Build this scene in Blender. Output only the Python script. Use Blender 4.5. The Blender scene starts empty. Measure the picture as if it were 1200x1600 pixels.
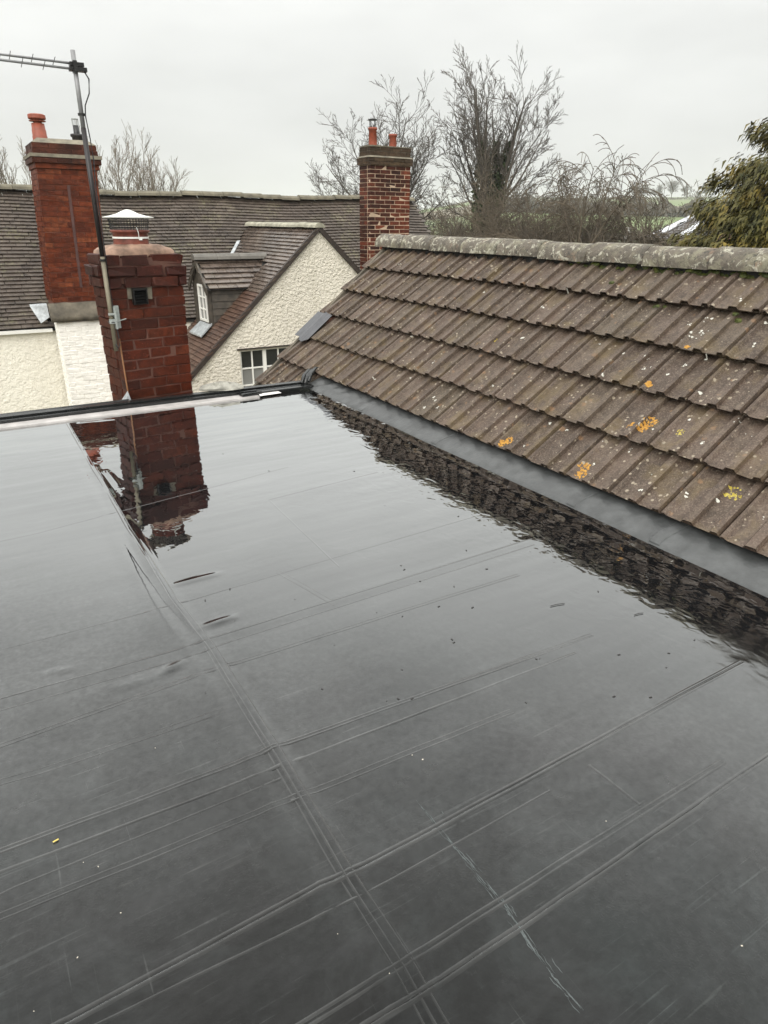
import bpy, bmesh, math, random
import numpy as np
from mathutils import Vector, Matrix

SC = bpy.context.scene
COL = SC.collection
rnd = random.Random(7)
R_ = math.radians

# ------------------------------------------------------------------ camera
CAM = np.array([0.0, 0.0, 1.3])
FPX, PITCH, ROLL, YAW = 1050.0, R_(23.31632), R_(0.490134), R_(-31.615344)
_f = np.array([-math.sin(YAW) * math.cos(PITCH), math.cos(YAW) * math.cos(PITCH), -math.sin(PITCH)])
_r = np.array([math.cos(YAW), math.sin(YAW), 0.0])
_u = np.cross(_r, _f)
CR = _r * math.cos(ROLL) + _u * math.sin(ROLL)
CU = -_r * math.sin(ROLL) + _u * math.cos(ROLL)
cd = bpy.data.cameras.new('camera')
cam = bpy.data.objects.new('camera', cd)
COL.objects.link(cam)
cd.sensor_fit = 'VERTICAL'
cd.sensor_height = 36.0
cd.lens = 36.0 * FPX / 1600.0
cd.clip_start = 0.05
cd.clip_end = 4000
M3 = Matrix((CR, CU, -_f)).transposed()
cam.matrix_world = Matrix.Translation(Vector(CAM)) @ M3.to_4x4()
SC.camera = cam


def ray(px, py):
    return (px - 600) / FPX * CR - (py - 800) / FPX * CU + _f


def on_z(px, py, z=0.0):
    d = ray(px, py)
    return CAM + d * ((z - 1.3) / d[2])


def on_y(px, py, y):
    d = ray(px, py)
    return CAM + d * (y / d[1])


def at_dist(px, py, D):
    d = ray(px, py)
    return CAM + d / math.hypot(d[0], d[1]) * D


# ------------------------------------------------------------------ sky, sun, exposure
world = bpy.data.worlds.new('World')
SC.world = world
world.use_nodes = True
nt = world.node_tree
nt.nodes.clear()


def N(tree, typ, **kw):
    n = tree.nodes.new(typ)
    for k, v in kw.items():
        setattr(n, k, v)
    return n


SUN_EL, SUN_AZ = R_(35), R_(224)          # azimuth clockwise from +Y : behind the camera on the left
wo = N(nt, 'ShaderNodeOutputWorld')
bg_sky = N(nt, 'ShaderNodeBackground')
sky = N(nt, 'ShaderNodeTexSky', sky_type='NISHITA', sun_disc=False, sun_elevation=SUN_EL, sun_rotation=SUN_AZ)
nt.links.new(sky.outputs[0], bg_sky.inputs[0])
bg_sky.inputs[1].default_value = 0.05
bg_c = N(nt, 'ShaderNodeBackground')
tc = N(nt, 'ShaderNodeTexCoord')
sep = N(nt, 'ShaderNodeSeparateXYZ')
nt.links.new(tc.outputs['Generated'], sep.inputs[0])
mx = N(nt, 'ShaderNodeMath', operation='MAXIMUM')
nt.links.new(sep.outputs[2], mx.inputs[0])
mx.inputs[1].default_value = 0.0
pw = N(nt, 'ShaderNodeMath', operation='POWER')
nt.links.new(mx.outputs[0], pw.inputs[0])
pw.inputs[1].default_value = 1.6
ma = N(nt, 'ShaderNodeMath', operation='MULTIPLY_ADD')
nt.links.new(pw.outputs[0], ma.inputs[0])
ma.inputs[1].default_value = 1.7
ma.inputs[2].default_value = 0.56
mp = N(nt, 'ShaderNodeMapping')
mp.inputs['Scale'].default_value = (1.6, 1.6, 5.0)
nt.links.new(tc.outputs['Generated'], mp.inputs[0])
nz = N(nt, 'ShaderNodeTexNoise')
nz.inputs['Scale'].default_value = 1.7
nz.inputs['Detail'].default_value = 5
nz.inputs['Roughness'].default_value = 0.5
nt.links.new(mp.outputs[0], nz.inputs[0])
mr = N(nt, 'ShaderNodeMapRange')
nt.links.new(nz.outputs[0], mr.inputs[0])
mr.inputs[1].default_value = 0.3
mr.inputs[2].default_value = 0.7
mr.inputs[3].default_value = 0.86
mr.inputs[4].default_value = 1.06
mm = N(nt, 'ShaderNodeMath', operation='MULTIPLY')
nt.links.new(ma.outputs[0], mm.inputs[0])
nt.links.new(mr.outputs[0], mm.inputs[1])
bg_c.inputs[0].default_value = (1.0, 1.005, 0.975, 1)
nt.links.new(mm.outputs[0], bg_c.inputs[1])
mix = N(nt, 'ShaderNodeMixShader')
mix.inputs[0].default_value = 0.94
nt.links.new(bg_sky.outputs[0], mix.inputs[1])
nt.links.new(bg_c.outputs[0], mix.inputs[2])
nt.links.new(mix.outputs[0], wo.inputs[0])

sl = bpy.data.lights.new('sun', 'SUN')
sl.energy = 1.5
sl.angle = R_(50)
sl.color = (1.0, 0.97, 0.92)
so = bpy.data.objects.new('sun', sl)
COL.objects.link(so)
sd = Vector((math.sin(SUN_AZ) * math.cos(SUN_EL), math.cos(SUN_AZ) * math.cos(SUN_EL), math.sin(SUN_EL)))
so.rotation_euler = sd.to_track_quat('Z', 'Y').to_euler()
so.location = (-6, -6, 12)

SC.view_settings.view_transform = 'Standard'
SC.view_settings.look = 'None'
SC.view_settings.exposure = 0.53
SC.view_settings.gamma = 1.0
SC.view_settings.use_curve_mapping = False
SC.render.engine = 'CYCLES'
SC.cycles.max_bounces = 6
SC.cycles.volume_bounces = 1
SC.cycles.transparent_max_bounces = 8


# ------------------------------------------------------------------ helpers
def link(o, parent=None):
    COL.objects.link(o)
    if parent is not None:
        o.parent = parent
    return o


def thing(name, label, cat, loc=(0, 0, 0), rz=0.0, group=None):
    o = bpy.data.objects.new(name, None)
    o.empty_display_size = 0.2
    COL.objects.link(o)
    o.location = loc
    o.rotation_euler = (0, 0, rz)
    tag(o, label, cat, group)
    return o


def tag(o, label=None, cat=None, group=None, kind=None):
    if label:
        o['label'] = label
    if cat:
        o['category'] = cat
    if group:
        o['group'] = group
    if kind:
        o['kind'] = kind
    return o


class MB:
    """collects faces, builds ONE mesh object"""

    def __init__(s):
        s.v = []
        s.f = []
        s.m = []

    def add(s, vs, fs, mi=0):
        b = len(s.v)
        s.v.extend([tuple(p) for p in vs])
        for f in fs:
            s.f.append(tuple(i + b for i in f))
            s.m.append(mi)
        return s

    def box(s, x0, x1, y0, y1, z0, z1, T=None, mi=0, jit=0.0):
        vs = [(x, y, z) for z in (z0, z1) for y in (y0, y1) for x in (x0, x1)]
        if jit:
            vs = [(a + rnd.uniform(-jit, jit), b + rnd.uniform(-jit, jit), c + rnd.uniform(-jit, jit)) for a, b, c in vs]
        if T is not None:
            vs = [tuple(T @ Vector(p)) for p in vs]
        return s.add(vs, [(0, 2, 3, 1), (4, 5, 7, 6), (0, 1, 5, 4), (1, 3, 7, 5), (3, 2, 6, 7), (2, 0, 4, 6)], mi)

    def tube(s, pts, rad, n=8, mi=0, cap=True):
        pts = [Vector(p) for p in pts]
        if not isinstance(rad, (list, tuple)):
            rad = [rad] * len(pts)
        rings = []
        up = Vector((0, 0, 1))
        base = len(s.v)
        for i, p in enumerate(pts):
            t = (pts[min(i + 1, len(pts) - 1)] - pts[max(i - 1, 0)]).normalized()
            a = t.cross(up)
            if a.length < 1e-3:
                a = t.cross(Vector((1, 0, 0)))
            a.normalize()
            b = a.cross(t).normalized()
            for k in range(n):
                an = 2 * math.pi * k / n
                s.v.append(tuple(p + (a * math.cos(an) + b * math.sin(an)) * rad[i]))
        for i in range(len(pts) - 1):
            for k in range(n):
                k2 = (k + 1) % n
                s.f.append((base + i * n + k, base + i * n + k2, base + (i + 1) * n + k2, base + (i + 1) * n + k))
                s.m.append(mi)
        if cap:
            s.f.append(tuple(base + k for k in range(n))[::-1])
            s.m.append(mi)
            s.f.append(tuple(base + (len(pts) - 1) * n + k for k in range(n)))
            s.m.append(mi)
        return s

    def lathe(s, prof, c, n=24, mi=0):
        base = len(s.v)
        for r, z in prof:
            for k in range(n):
                a = 2 * math.pi * k / n
                s.v.append((c[0] + r * math.cos(a), c[1] + r * math.sin(a), c[2] + z))
        for i in range(len(prof) - 1):
            for k in range(n):
                k2 = (k + 1) % n
                s.f.append((base + i * n + k, base + i * n + k2, base + (i + 1) * n + k2, base + (i + 1) * n + k))
                s.m.append(mi)
        return s

    def mesh(s, name, mats, smooth=False):
        me = bpy.data.meshes.new(name)
        me.from_pydata(s.v, [], s.f)
        for m in (mats if isinstance(mats, (list, tuple)) else [mats]):
            me.materials.append(m)
        if len(set(s.m)) > 1:
            me.polygons.foreach_set('material_index', s.m)
        if smooth:
            me.polygons.foreach_set('use_smooth', [True] * len(me.polygons))
        me.update()
        return me

    def build(s, name, mats, parent=None, smooth=False):
        return link(bpy.data.objects.new(name, s.mesh(name, mats, smooth)), parent)


def np_mesh(name, verts, quads, mats, parent=None, smooth=False, matidx=None):
    me = bpy.data.meshes.new(name)
    verts = np.asarray(verts, np.float32)
    quads = np.asarray(quads, np.int32)
    k = quads.shape[1]
    me.vertices.add(len(verts))
    me.vertices.foreach_set('co', verts.ravel())
    me.loops.add(quads.size)
    me.loops.foreach_set('vertex_index', quads.ravel())
    me.polygons.add(len(quads))
    me.polygons.foreach_set('loop_start', np.arange(0, quads.size, k, dtype=np.int32))
    try:
        me.polygons.foreach_set('loop_total', np.full(len(quads), k, dtype=np.int32))
    except Exception:
        pass
    for m in (mats if isinstance(mats, (list, tuple)) else [mats]):
        me.materials.append(m)
    if matidx is not None:
        me.polygons.foreach_set('material_index', np.asarray(matidx, np.int32))
    if smooth:
        me.polygons.foreach_set('use_smooth', np.ones(len(quads), dtype=bool))
    me.update(calc_edges=True)
    me.validate()
    return link(bpy.data.objects.new(name, me), parent)


def grid_quads(nx, ny):
    i = np.arange(nx - 1)
    j = np.arange(ny - 1)
    I, J = np.meshgrid(i, j)
    a = (J * nx + I).ravel()
    return np.stack([a, a + 1, a + nx + 1, a + nx], 1)


# ------------------------------------------------------------------ materials
def new_mat(name):
    m = bpy.data.materials.new(name)
    m.use_nodes = True
    t = m.node_tree
    t.nodes.clear()
    out = N(t, 'ShaderNodeOutputMaterial')
    b = N(t, 'ShaderNodeBsdfPrincipled')
    t.links.new(b.outputs[0], out.inputs[0])
    return m, t, b, out


def ramp(t, src, stops):
    r = N(t, 'ShaderNodeValToRGB')
    e = r.color_ramp.elements
    while len(e) < len(stops):
        e.new(0.5)
    for i, (p, c) in enumerate(stops):
        e[i].position = p
        e[i].color = (c[0], c[1], c[2], 1) if not isinstance(c, (int, float)) else (c, c, c, 1)
    t.links.new(src, r.inputs[0])
    return r.outputs[0]


def noise(t, vec, scale, detail=4, rough=0.55, dist=0.0):
    n = N(t, 'ShaderNodeTexNoise')
    n.inputs['Scale'].default_value = scale
    n.inputs['Detail'].default_value = detail
    n.inputs['Roughness'].default_value = rough
    n.inputs['Distortion'].default_value = dist
    if vec is not None:
        t.links.new(vec, n.inputs['Vector'])
    return n.outputs['Fac']


def voro(t, vec, scale, feature='F1', rnd_=1.0):
    n = N(t, 'ShaderNodeTexVoronoi', feature=feature)
    n.inputs['Scale'].default_value = scale
    n.inputs['Randomness'].default_value = rnd_
    t.links.new(vec, n.inputs['Vector'])
    return n


def mixc(t, fac, a, b, mode='MIX'):
    n = N(t, 'ShaderNodeMix', data_type='RGBA', blend_type=mode)
    n.clamp_factor = True
    for sock, v in ((n.inputs[0], fac), (n.inputs[6], a), (n.inputs[7], b)):
        if isinstance(v, (int, float)):
            sock.default_value = v
        elif isinstance(v, (tuple, list)):
            sock.default_value = (v[0], v[1], v[2], 1)
        else:
            t.links.new(v, sock)
    return n.outputs[2]


def math_(t, op, a, b=None, c=None):
    n = N(t, 'ShaderNodeMath', operation=op)
    for i, v in enumerate((a, b, c)):
        if v is None:
            continue
        if isinstance(v, (int, float)):
            n.inputs[i].default_value = v
        else:
            t.links.new(v, n.inputs[i])
    return n.outputs[0]


def coords(t, kind='object', per_object=True, scale=(1, 1, 1)):
    """object or world coordinates, shifted per object so that copies differ"""
    if kind == 'world':
        v = N(t, 'ShaderNodeNewGeometry').outputs['Position']
    else:
        v = N(t, 'ShaderNodeTexCoord').outputs['Object']
    if per_object and kind != 'world':
        oi = N(t, 'ShaderNodeObjectInfo')
        w = N(t, 'ShaderNodeTexWhiteNoise', noise_dimensions='1D')
        t.links.new(oi.outputs['Random'], w.inputs['W'])
        s = N(t, 'ShaderNodeVectorMath', operation='SCALE')
        t.links.new(w.outputs['Color'], s.inputs[0])
        s.inputs['Scale'].default_value = 40
        a = N(t, 'ShaderNodeVectorMath', operation='ADD')
        t.links.new(v, a.inputs[0])
        t.links.new(s.outputs[0], a.inputs[1])
        v = a.outputs[0]
    if scale != (1, 1, 1):
        m = N(t, 'ShaderNodeMapping')
        m.inputs['Scale'].default_value = scale
        t.links.new(v, m.inputs[0])
        v = m.outputs[0]
    return v


def bump(t, b, h, strength=0.5, dist=0.01):
    n = N(t, 'ShaderNodeBump')
    n.inputs['Strength'].default_value = strength
    n.inputs['Distance'].default_value = dist
    t.links.new(h, n.inputs['Height'])
    t.links.new(n.outputs[0], b.inputs['Normal'])
    return n.outputs[0]


def simple(name, col, rough=0.6, metal=0.0, var=0.15, scale=8.0, bmp=0.2, bscale=40.0, spec=0.5, bdist=0.004, kind='world'):
    m, t, b, o = new_mat(name)
    v = coords(t, kind, per_object=(kind != 'world'))
    n = noise(t, v, scale, 5, 0.6)
    lo = tuple(c * (1 - var) for c in col)
    hi = tuple(min(1, c * (1 + var)) for c in col)
    c = ramp(t, n, [(0.3, lo), (0.7, hi)])
    t.links.new(c, b.inputs['Base Color'])
    b.inputs['Roughness'].default_value = rough
    b.inputs['Metallic'].default_value = metal
    b.inputs['Specular IOR Level'].default_value = spec
    if bmp:
        bump(t, b, noise(t, v, bscale, 4, 0.6), bmp, bdist)
    return m


def brick_mat(name, dark, mid, light, wet=0.55, soot=0.35):
    m, t, b, o = new_mat(name)
    v = coords(t, 'world')
    oi = N(t, 'ShaderNodeObjectInfo')
    base = ramp(t, oi.outputs['Random'], [(0.0, dark), (0.45, mid), (0.8, mid), (1.0, light)])
    n1 = noise(t, v, 14, 6, 0.65)
    c = mixc(t, ramp(t, n1, [(0.35, 0.0), (0.75, 1.0)]), base, tuple(x * 0.45 for x in dark))
    n2 = noise(t, v, 70, 3, 0.6)
    c = mixc(t, ramp(t, n2, [(0.62, 0.0), (0.72, 0.55)]), c, tuple(min(1, x * 1.7 + 0.02) for x in light))
    n3 = noise(t, v, 2.2, 4, 0.6)
    c = mixc(t, math_(t, 'MULTIPLY', ramp(t, n3, [(0.45, 0.0), (0.7, 1.0)]), soot), c, (0.018, 0.013, 0.011))
    t.links.new(c, b.inputs['Base Color'])
    b.inputs['Roughness'].default_value = wet
    b.inputs['Specular IOR Level'].default_value = 0.16
    bump(t, b, noise(t, v, 60, 6, 0.7), 0.5, 0.006)
    return m


def tile_mat(name):
    """interlocking concrete tile, brown grey, speckled with lichen"""
    m, t, b, o = new_mat(name)
    v = coords(t, 'object')
    oi = N(t, 'ShaderNodeObjectInfo')
    base = ramp(t, oi.outputs['Random'], [(0.0, (0.078, 0.058, 0.046)), (0.3, (0.112, 0.086, 0.070)), (0.55, (0.14, 0.108, 0.09)), (0.75, (0.108, 0.092, 0.07)), (1.0, (0.175, 0.135, 0.115))])
    n1 = noise(t, v, 7, 6, 0.65)
    c = mixc(t, ramp(t, n1, [(0.35, 0.0), (0.7, 0.8)]), base, (0.055, 0.046, 0.038))
    vs = coords(t, 'object', scale=(1.0, 1.0, 0.12))
    # granular speckle of the concrete
    n2 = noise(t, v, 120, 3, 0.7)
    c = mixc(t, ramp(t, n2, [(0.50, 0.0), (0.68, 0.75)]), c, (0.25, 0.215, 0.18))
    n2b = noise(t, v, 75, 3, 0.7)
    c = mixc(t, ramp(t, n2b, [(0.58, 0.0), (0.70, 0.8)]), c, (0.03, 0.025, 0.021))
    # greenish-ochre algae film
    n3 = noise(t, v, 4.5, 5, 0.6, 0.4)
    c = mixc(t, ramp(t, n3, [(0.52, 0.0), (0.72, 0.55)]), c, (0.19, 0.155, 0.075))
    # white and cream lichen dots
    vo = voro(t, v, 26)
    k = noise(t, v, 6, 2, 0.5)
    d = math_(t, 'SUBTRACT', vo.outputs['Distance'], math_(t, 'MULTIPLY', k, 0.42))
    dd = math_(t, 'ADD', d, math_(t, 'MULTIPLY', noise(t, v, 90, 2, 0.5), 0.28))
    dd = math_(t, 'ADD', dd, math_(t, 'MULTIPLY', noise(t, v, 1.7, 3, 0.6), 0.5))
    c = mixc(t, ramp(t, dd, [(0.29, 0.8), (0.35, 0.0)]), c, (0.43, 0.41, 0.34))
    # pink/orange crust
    vo2 = voro(t, v, 11)
    k2 = noise(t, v, 2.3, 2, 0.5)
    d2 = math_(t, 'SUBTRACT', vo2.outputs['Distance'], math_(t, 'MULTIPLY', k2, 0.36))
    d2 = math_(t, 'ADD', d2, math_(t, 'MULTIPLY', noise(t, v, 60, 3, 0.6), 0.35))
    d2 = math_(t, 'ADD', d2, math_(t, 'MULTIPLY', noise(t, v, 1.3, 3, 0.6), 0.4))
    c = mixc(t, ramp(t, d2, [(0.26, 0.6), (0.34, 0.0)]), c, (0.30, 0.20, 0.12))
    n8 = noise(t, v, 20, 6, 0.75)
    c = mixc(t, ramp(t, n8, [(0.52, 0.0), (0.66, 0.6)]), c, (0.20, 0.175, 0.145))
    n9 = noise(t, v, 13, 6, 0.75)
    c = mixc(t, ramp(t, n9, [(0.56, 0.0), (0.70, 0.7)]), c, (0.035, 0.029, 0.024))
    c = mixc(t, 1.0, c, (0.75, 0.67, 0.605), 'MULTIPLY')
    t.links.new(c, b.inputs['Base Color'])
    b.inputs['Specular IOR Level'].default_value = 0.3
    r = ramp(t, n1, [(0.3, 0.42), (0.7, 0.7)])
    t.links.new(r, b.inputs['Roughness'])
    hh = math_(t, 'ADD', math_(t, 'MULTIPLY', n2, 0.6), math_(t, 'MULTIPLY', noise(t, v, 30, 5, 0.7), 0.8))
    bump(t, b, hh, 0.55, 0.006)
    return m


def ridge_mat(name):
    m, t, b, o = new_mat(name)
    v = coords(t, 'object')
    n1 = noise(t, v, 9, 6, 0.65)
    c = ramp(t, n1, [(0.3, (0.072, 0.060, 0.047)), (0.7, (0.165, 0.140, 0.108))])
    n4 = noise(t, v, 7, 6, 0.7, 0.5)
    c = mixc(t, ramp(t, n4, [(0.50, 0.0), (0.62, 0.75)]), c, (0.22, 0.205, 0.14))
    n6 = noise(t, v, 17, 7, 0.72, 0.8)
    c = mixc(t, ramp(t, n6, [(0.54, 0.0), (0.58, 0.85)]), c, (0.42, 0.40, 0.32))
    n7 = noise(t, v, 5, 5, 0.7)
    c = mixc(t, ramp(t, n7, [(0.58, 0.0), (0.66, 0.6)]), c, (0.26, 0.17, 0.11))
    n5 = noise(t, v, 42, 4, 0.65)
    c = mixc(t, ramp(t, n5, [(0.56, 0.0), (0.66, 0.9)]), c, (0.045, 0.042, 0.033))
    t.links.new(c, b.inputs['Base Color'])
    b.inputs['Roughness'].default_value = 0.75
    bump(t, b, math_(t, 'ADD', noise(t, v, 25, 6, 0.7), n6), 0.9, 0.012)
    return m


def plain_tile_mat(name, dark, mid, light, lich=0.4, rough=0.5, big=True):
    m, t, b, o = new_mat(name)
    v = coords(t, 'world')
    oi = N(t, 'ShaderNodeObjectInfo')
    # random tone per tile: cell noise on a lattice shared by single and joined tiles
    vo = voro(t, coords(t, 'world', scale=(5.6, 5.6, 11)), 1.0)
    sepc = N(t, 'ShaderNodeSeparateColor')
    t.links.new(vo.outputs['Color'], sepc.inputs[0])
    base = ramp(t, sepc.outputs[0], [(0.0, dark), (0.5, mid), (1.0, light)])
    n1 = noise(t, v, 1.1, 5, 0.6)
    c = mixc(t, ramp(t, n1, [(0.4, 0.0), (0.68, 0.6)]), base, tuple(x * 0.5 for x in dark))
    n2 = noise(t, v, 16, 5, 0.65)
    c = mixc(t, ramp(t, n2, [(0.45, 0.0), (0.7, 0.6)]), c, tuple(min(1, x * 1.35) for x in light))
    n3 = noise(t, v, 2.3, 5, 0.7)
    n4 = noise(t, v, 22, 3, 0.6)
    lf = math_(t, 'MULTIPLY', ramp(t, n3, [(0.5, 0.0), (0.68, 1.0)]), ramp(t, n4, [(0.45, 0.0), (0.6, lich)]))
    c = mixc(t, lf, c, (0.25, 0.235, 0.13))
    t.links.new(c, b.inputs['Base Color'])
    b.inputs['Roughness'].default_value = rough
    bump(t, b, noise(t, v, 40, 4, 0.6), 0.3, 0.006)
    return m


def membrane_mat(name, base=0.0115, chalk=0.0, wet=True):
    """black rubber sheet under a film of rain water"""
    m, t, b, out = new_mat(name)
    t.nodes.remove(b)
    v = coords(t, 'world')
    vs = coords(t, 'world', scale=(0.7, 7.0, 1))
    n1 = noise(t, v, 1.3, 5, 0.6)
    n2 = noise(t, vs, 1.6, 6, 0.62)
    n3 = noise(t, v, 9, 5, 0.65)
    c = ramp(t, n1, [(0.3, (base * 0.80, base * 0.86, base * 0.88)), (0.5, (base * 1.02, base * 1.0, base * 0.98)), (0.72, (base * 1.16, base * 1.24, base * 1.22))])
    c = mixc(t, ramp(t, n2, [(0.5, 0.0), (0.78, 0.4)]), c, (base * 2.0, base * 2.0, base * 1.95))
    c = mixc(t, ramp(t, n3, [(0.58, 0.0), (0.75, 0.35)]), c, (base * 2.1, base * 2.15, base * 2.1))
    # scuffs drawn along the seams
    vk = coords(t, 'world', scale=(2.2, 34, 1))
    n5 = noise(t, vk, 1.2, 3, 0.6)
    c = mixc(t, math_(t, 'MULTIPLY', ramp(t, n5, [(0.66, 0.0), (0.74, 0.5)]), ramp(t, n1, [(0.45, 0.0), (0.6, 1.0)])), c, (0.12, 0.12, 0.115))
    # dried residue: cloudy patches, rub marks along the sheets, hair scratches both ways
    n6 = noise(t, v, 3.1, 9, 0.72, 0.5)
    n7 = noise(t, coords(t, 'world', scale=(1.0, 3.2, 1)), 2.3, 8, 0.7, 0.3)
    c = mixc(t, ramp(t, n6, [(0.50, 0.0), (0.66, 0.45)]), c, (0.036, 0.039, 0.039))
    c = mixc(t, ramp(t, n7, [(0.52, 0.0), (0.70, 0.45)]), c, (0.033, 0.033, 0.034))
    for sc_, th_ in (((3.0, 190, 1), 0.70), ((150, 3.5, 1), 0.73), ((2.0, 70, 1), 0.70)):
        k_ = noise(t, coords(t, 'world', scale=sc_), 1.0, 2, 0.5)
        c = mixc(t, math_(t, 'MULTIPLY', ramp(t, k_, [(th_ - .04, 0.0), (th_ + .02, 0.38)]), ramp(t, n6, [(0.42, 0.0), (0.55, 1.0)])), c, (0.075, 0.077, 0.076))
    tint = noise(t, v, 0.8, 3, 0.5)
    c = mixc(t, 0.9, c, ramp(t, tint, [(0.35, (0.86, 1.0, 1.0)), (0.5, (1, 1, 1)), (0.65, (1.0, 0.95, 0.94))]), 'MULTIPLY')
    if chalk:
        c = mixc(t, ramp(t, noise(t, v, 5, 4, 0.6), [(0.35, 0.1), (0.65, 1.0)]), c, (chalk, chalk, chalk * 0.98))
    dif = N(t, 'ShaderNodeBsdfDiffuse')
    gl = N(t, 'ShaderNodeBsdfGlossy', distribution='GGX')
    # water stands toward the far and right side: smoother there
    sp = N(t, 'ShaderNodeSeparateXYZ')
    t.links.new(v, sp.inputs[0])
    far = N(t, 'ShaderNodeMapRange', interpolation_type='SMOOTHSTEP')
    t.links.new(math_(t, 'ADD', sp.outputs[1], math_(t, 'MULTIPLY', sp.outputs[0], 0.95)), far.inputs[0])
    far.inputs[1].default_value = 1.7
    far.inputs[2].default_value = 3.3
    wetc = mixc(t, ramp(t, n2, [(0.4, 0.0), (0.8, 0.5)]), (0.0065, 0.0065, 0.007), (0.014, 0.014, 0.015))
    if chalk:
        wetc = mixc(t, 0.5, wetc, c)
    c = mixc(t, far.outputs[0], c, wetc)
    t.links.new(c, dif.inputs[0])
    rn = ramp(t, n3, [(0.35, 0.13), (0.7, 0.30)])
    rf = ramp(t, n2, [(0.35, 0.003), (0.75, 0.012)])
    rg = mixc(t, far.outputs[0], rn, rf)
    t.links.new(rg, gl.inputs['Roughness'])
    gl.inputs[0].default_value = (0.97, 0.985, 0.985, 1)
    # bump: small ripples, wind-streaked across, plus sheet texture where it is nearly dry
    rip = noise(t, coords(t, 'world', scale=(1.0, 0.8, 1)), 13, 1, 0.5, 0.8)
    rip2 = noise(t, coords(t, 'world', scale=(1.0, 0.7, 1)), 34, 1, 0.5, 0.5)
    right = N(t, 'ShaderNodeMapRange', interpolation_type='SMOOTHSTEP')
    t.links.new(sp.outputs[0], right.inputs[0])
    right.inputs[1].default_value = 1.0
    right.inputs[2].default_value = 2.2
    amp = math_(t, 'MULTIPLY_ADD', right.outputs[0], 0.45, 0.38)
    h = math_(t, 'MULTIPLY', math_(t, 'ADD', rip, math_(t, 'MULTIPLY', rip2, 0.35)), amp)
    grain = math_(t, 'MULTIPLY', noise(t, v, 220, 3, 0.7), math_(t, 'MULTIPLY', math_(t, 'SUBTRACT', 1.0, far.outputs[0]), 0.30))
    h = math_(t, 'ADD', h, grain)
    bn = N(t, 'ShaderNodeBump')
    bn.inputs['Strength'].default_value = 1.0
    bn.inputs['Distance'].default_value = 0.001
    t.links.new(h, bn.inputs['Height'])
    t.links.new(bn.outputs[0], gl.inputs['Normal'])
    lw = N(t, 'ShaderNodeLayerWeight')
    lw.inputs[0].default_value = 0.5
    t.links.new(bn.outputs[0], lw.inputs['Normal'])
    fr = math_(t, 'MULTIPLY_ADD', math_(t, 'POWER', lw.outputs['Facing'], 2.55), 1.47, 0.006)
    # dry-ish streaks reflect a little less
    fr = math_(t, 'MULTIPLY', fr, ramp(t, n2, [(0.3, 1.0), (0.8, 0.86)]))
    film = mixc(t, far.outputs[0], ramp(t, noise(t, v, 2.4, 8, 0.68, 0.3), [(0.33, 0.72), (0.68, 1.0)]), (0.98, 0.98, 0.98))
    fr = math_(t, 'MULTIPLY', fr, film)
    g1 = ramp(t, noise(t, v, 48, 6, 0.75), [(0.35, 0.80), (0.65, 1.12)])
    fr = math_(t, 'MULTIPLY', fr, mixc(t, far.outputs[0], g1, (1.0, 1.0, 1.0)))
    fr = math_(t, 'MINIMUM', fr, 0.93)
    mxs = N(t, 'ShaderNodeMixShader')
    t.links.new(fr, mxs.inputs[0])
    t.links.new(dif.outputs[0], mxs.inputs[1])
    t.links.new(gl.outputs[0], mxs.inputs[2])
    t.links.new(mxs.outputs[0], out.inputs[0])
    return m


def roughcast_mat(name, col, scale=16.0, depth=0.03, strength=1.0):
    m, t, b, o = new_mat(name)
    v = coords(t, 'world')
    n = noise(t, v, scale, 3, 0.55, 0.15)
    n2 = noise(t, v, scale * 2.6, 3, 0.6)
    h = math_(t, 'ADD', n, math_(t, 'MULTIPLY', n2, 0.45))
    st = noise(t, coords(t, 'world', scale=(1, 1, 0.25)), 1.3, 5, 0.6)
    c = ramp(t, st, [(0.3, tuple(x * 0.86 for x in col)), (0.65, col)])
    st2 = noise(t, coords(t, 'world', scale=(5, 5, .5)), 1.0, 6, 0.7)
    c = mixc(t, ramp(t, st2, [(0.52, 0.0), (0.72, 0.45)]), c, tuple(x * k for x, k in zip(col, (.66, .66, .62))))
    t.links.new(c, b.inputs['Base Color'])
    b.inputs['Roughness'].default_value = 0.85
    b.inputs['Specular IOR Level'].default_value = 0.25
    bump(t, b, h, strength, depth)
    return m


def leaf_mat(name, a, bcol, c2, scale=3.0):
    m, t, b, o = new_mat(name)
    v = coords(t, 'world')
    n = noise(t, v, scale, 4, 0.6)
    c = ramp(t, n, [(0.32, a), (0.52, bcol), (0.72, c2)])
    t.links.new(c, b.inputs['Base Color'])
    b.inputs['Roughness'].default_value = 0.6
    b.inputs['Specular IOR Level'].default_value = 0.3
    return m


M = {}
M['membrane'] = membrane_mat('wet_membrane')
M['seam'] = membrane_mat('seam_edge', base=0.016, chalk=0.042)
M['upstand'] = simple('upstand_membrane', (0.050, 0.052, 0.052), rough=0.38, var=0.4, scale=11, bmp=0.6, bscale=16, bdist=0.010)
M['lip'] = simple('upstand_lip', (0.085, 0.09, 0.09), rough=0.5, var=0.3, scale=20, bmp=0.2)
M['trim'] = simple('black_trim', (0.012, 0.013, 0.013), rough=0.22, var=0.3, scale=10, bmp=0.1)
M['ledge'] = simple('pale_ledge', (0.43, 0.405, 0.39), rough=0.35, var=0.25, scale=7, bmp=0.2)
M['tile'] = tile_mat('concrete_tile')
M['ridge'] = ridge_mat('lichened_ridge')
M['dark'] = simple('dark_void', (0.012, 0.010, 0.009), rough=0.9, bmp=0)
M['felt'] = simple('roof_felt', (0.02, 0.018, 0.016), rough=0.9, bmp=0)
M['moss'] = leaf_mat('moss', (0.025, 0.032, 0.008), (0.05, 0.06, 0.012), (0.11, 0.12, 0.02), 30)
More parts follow.
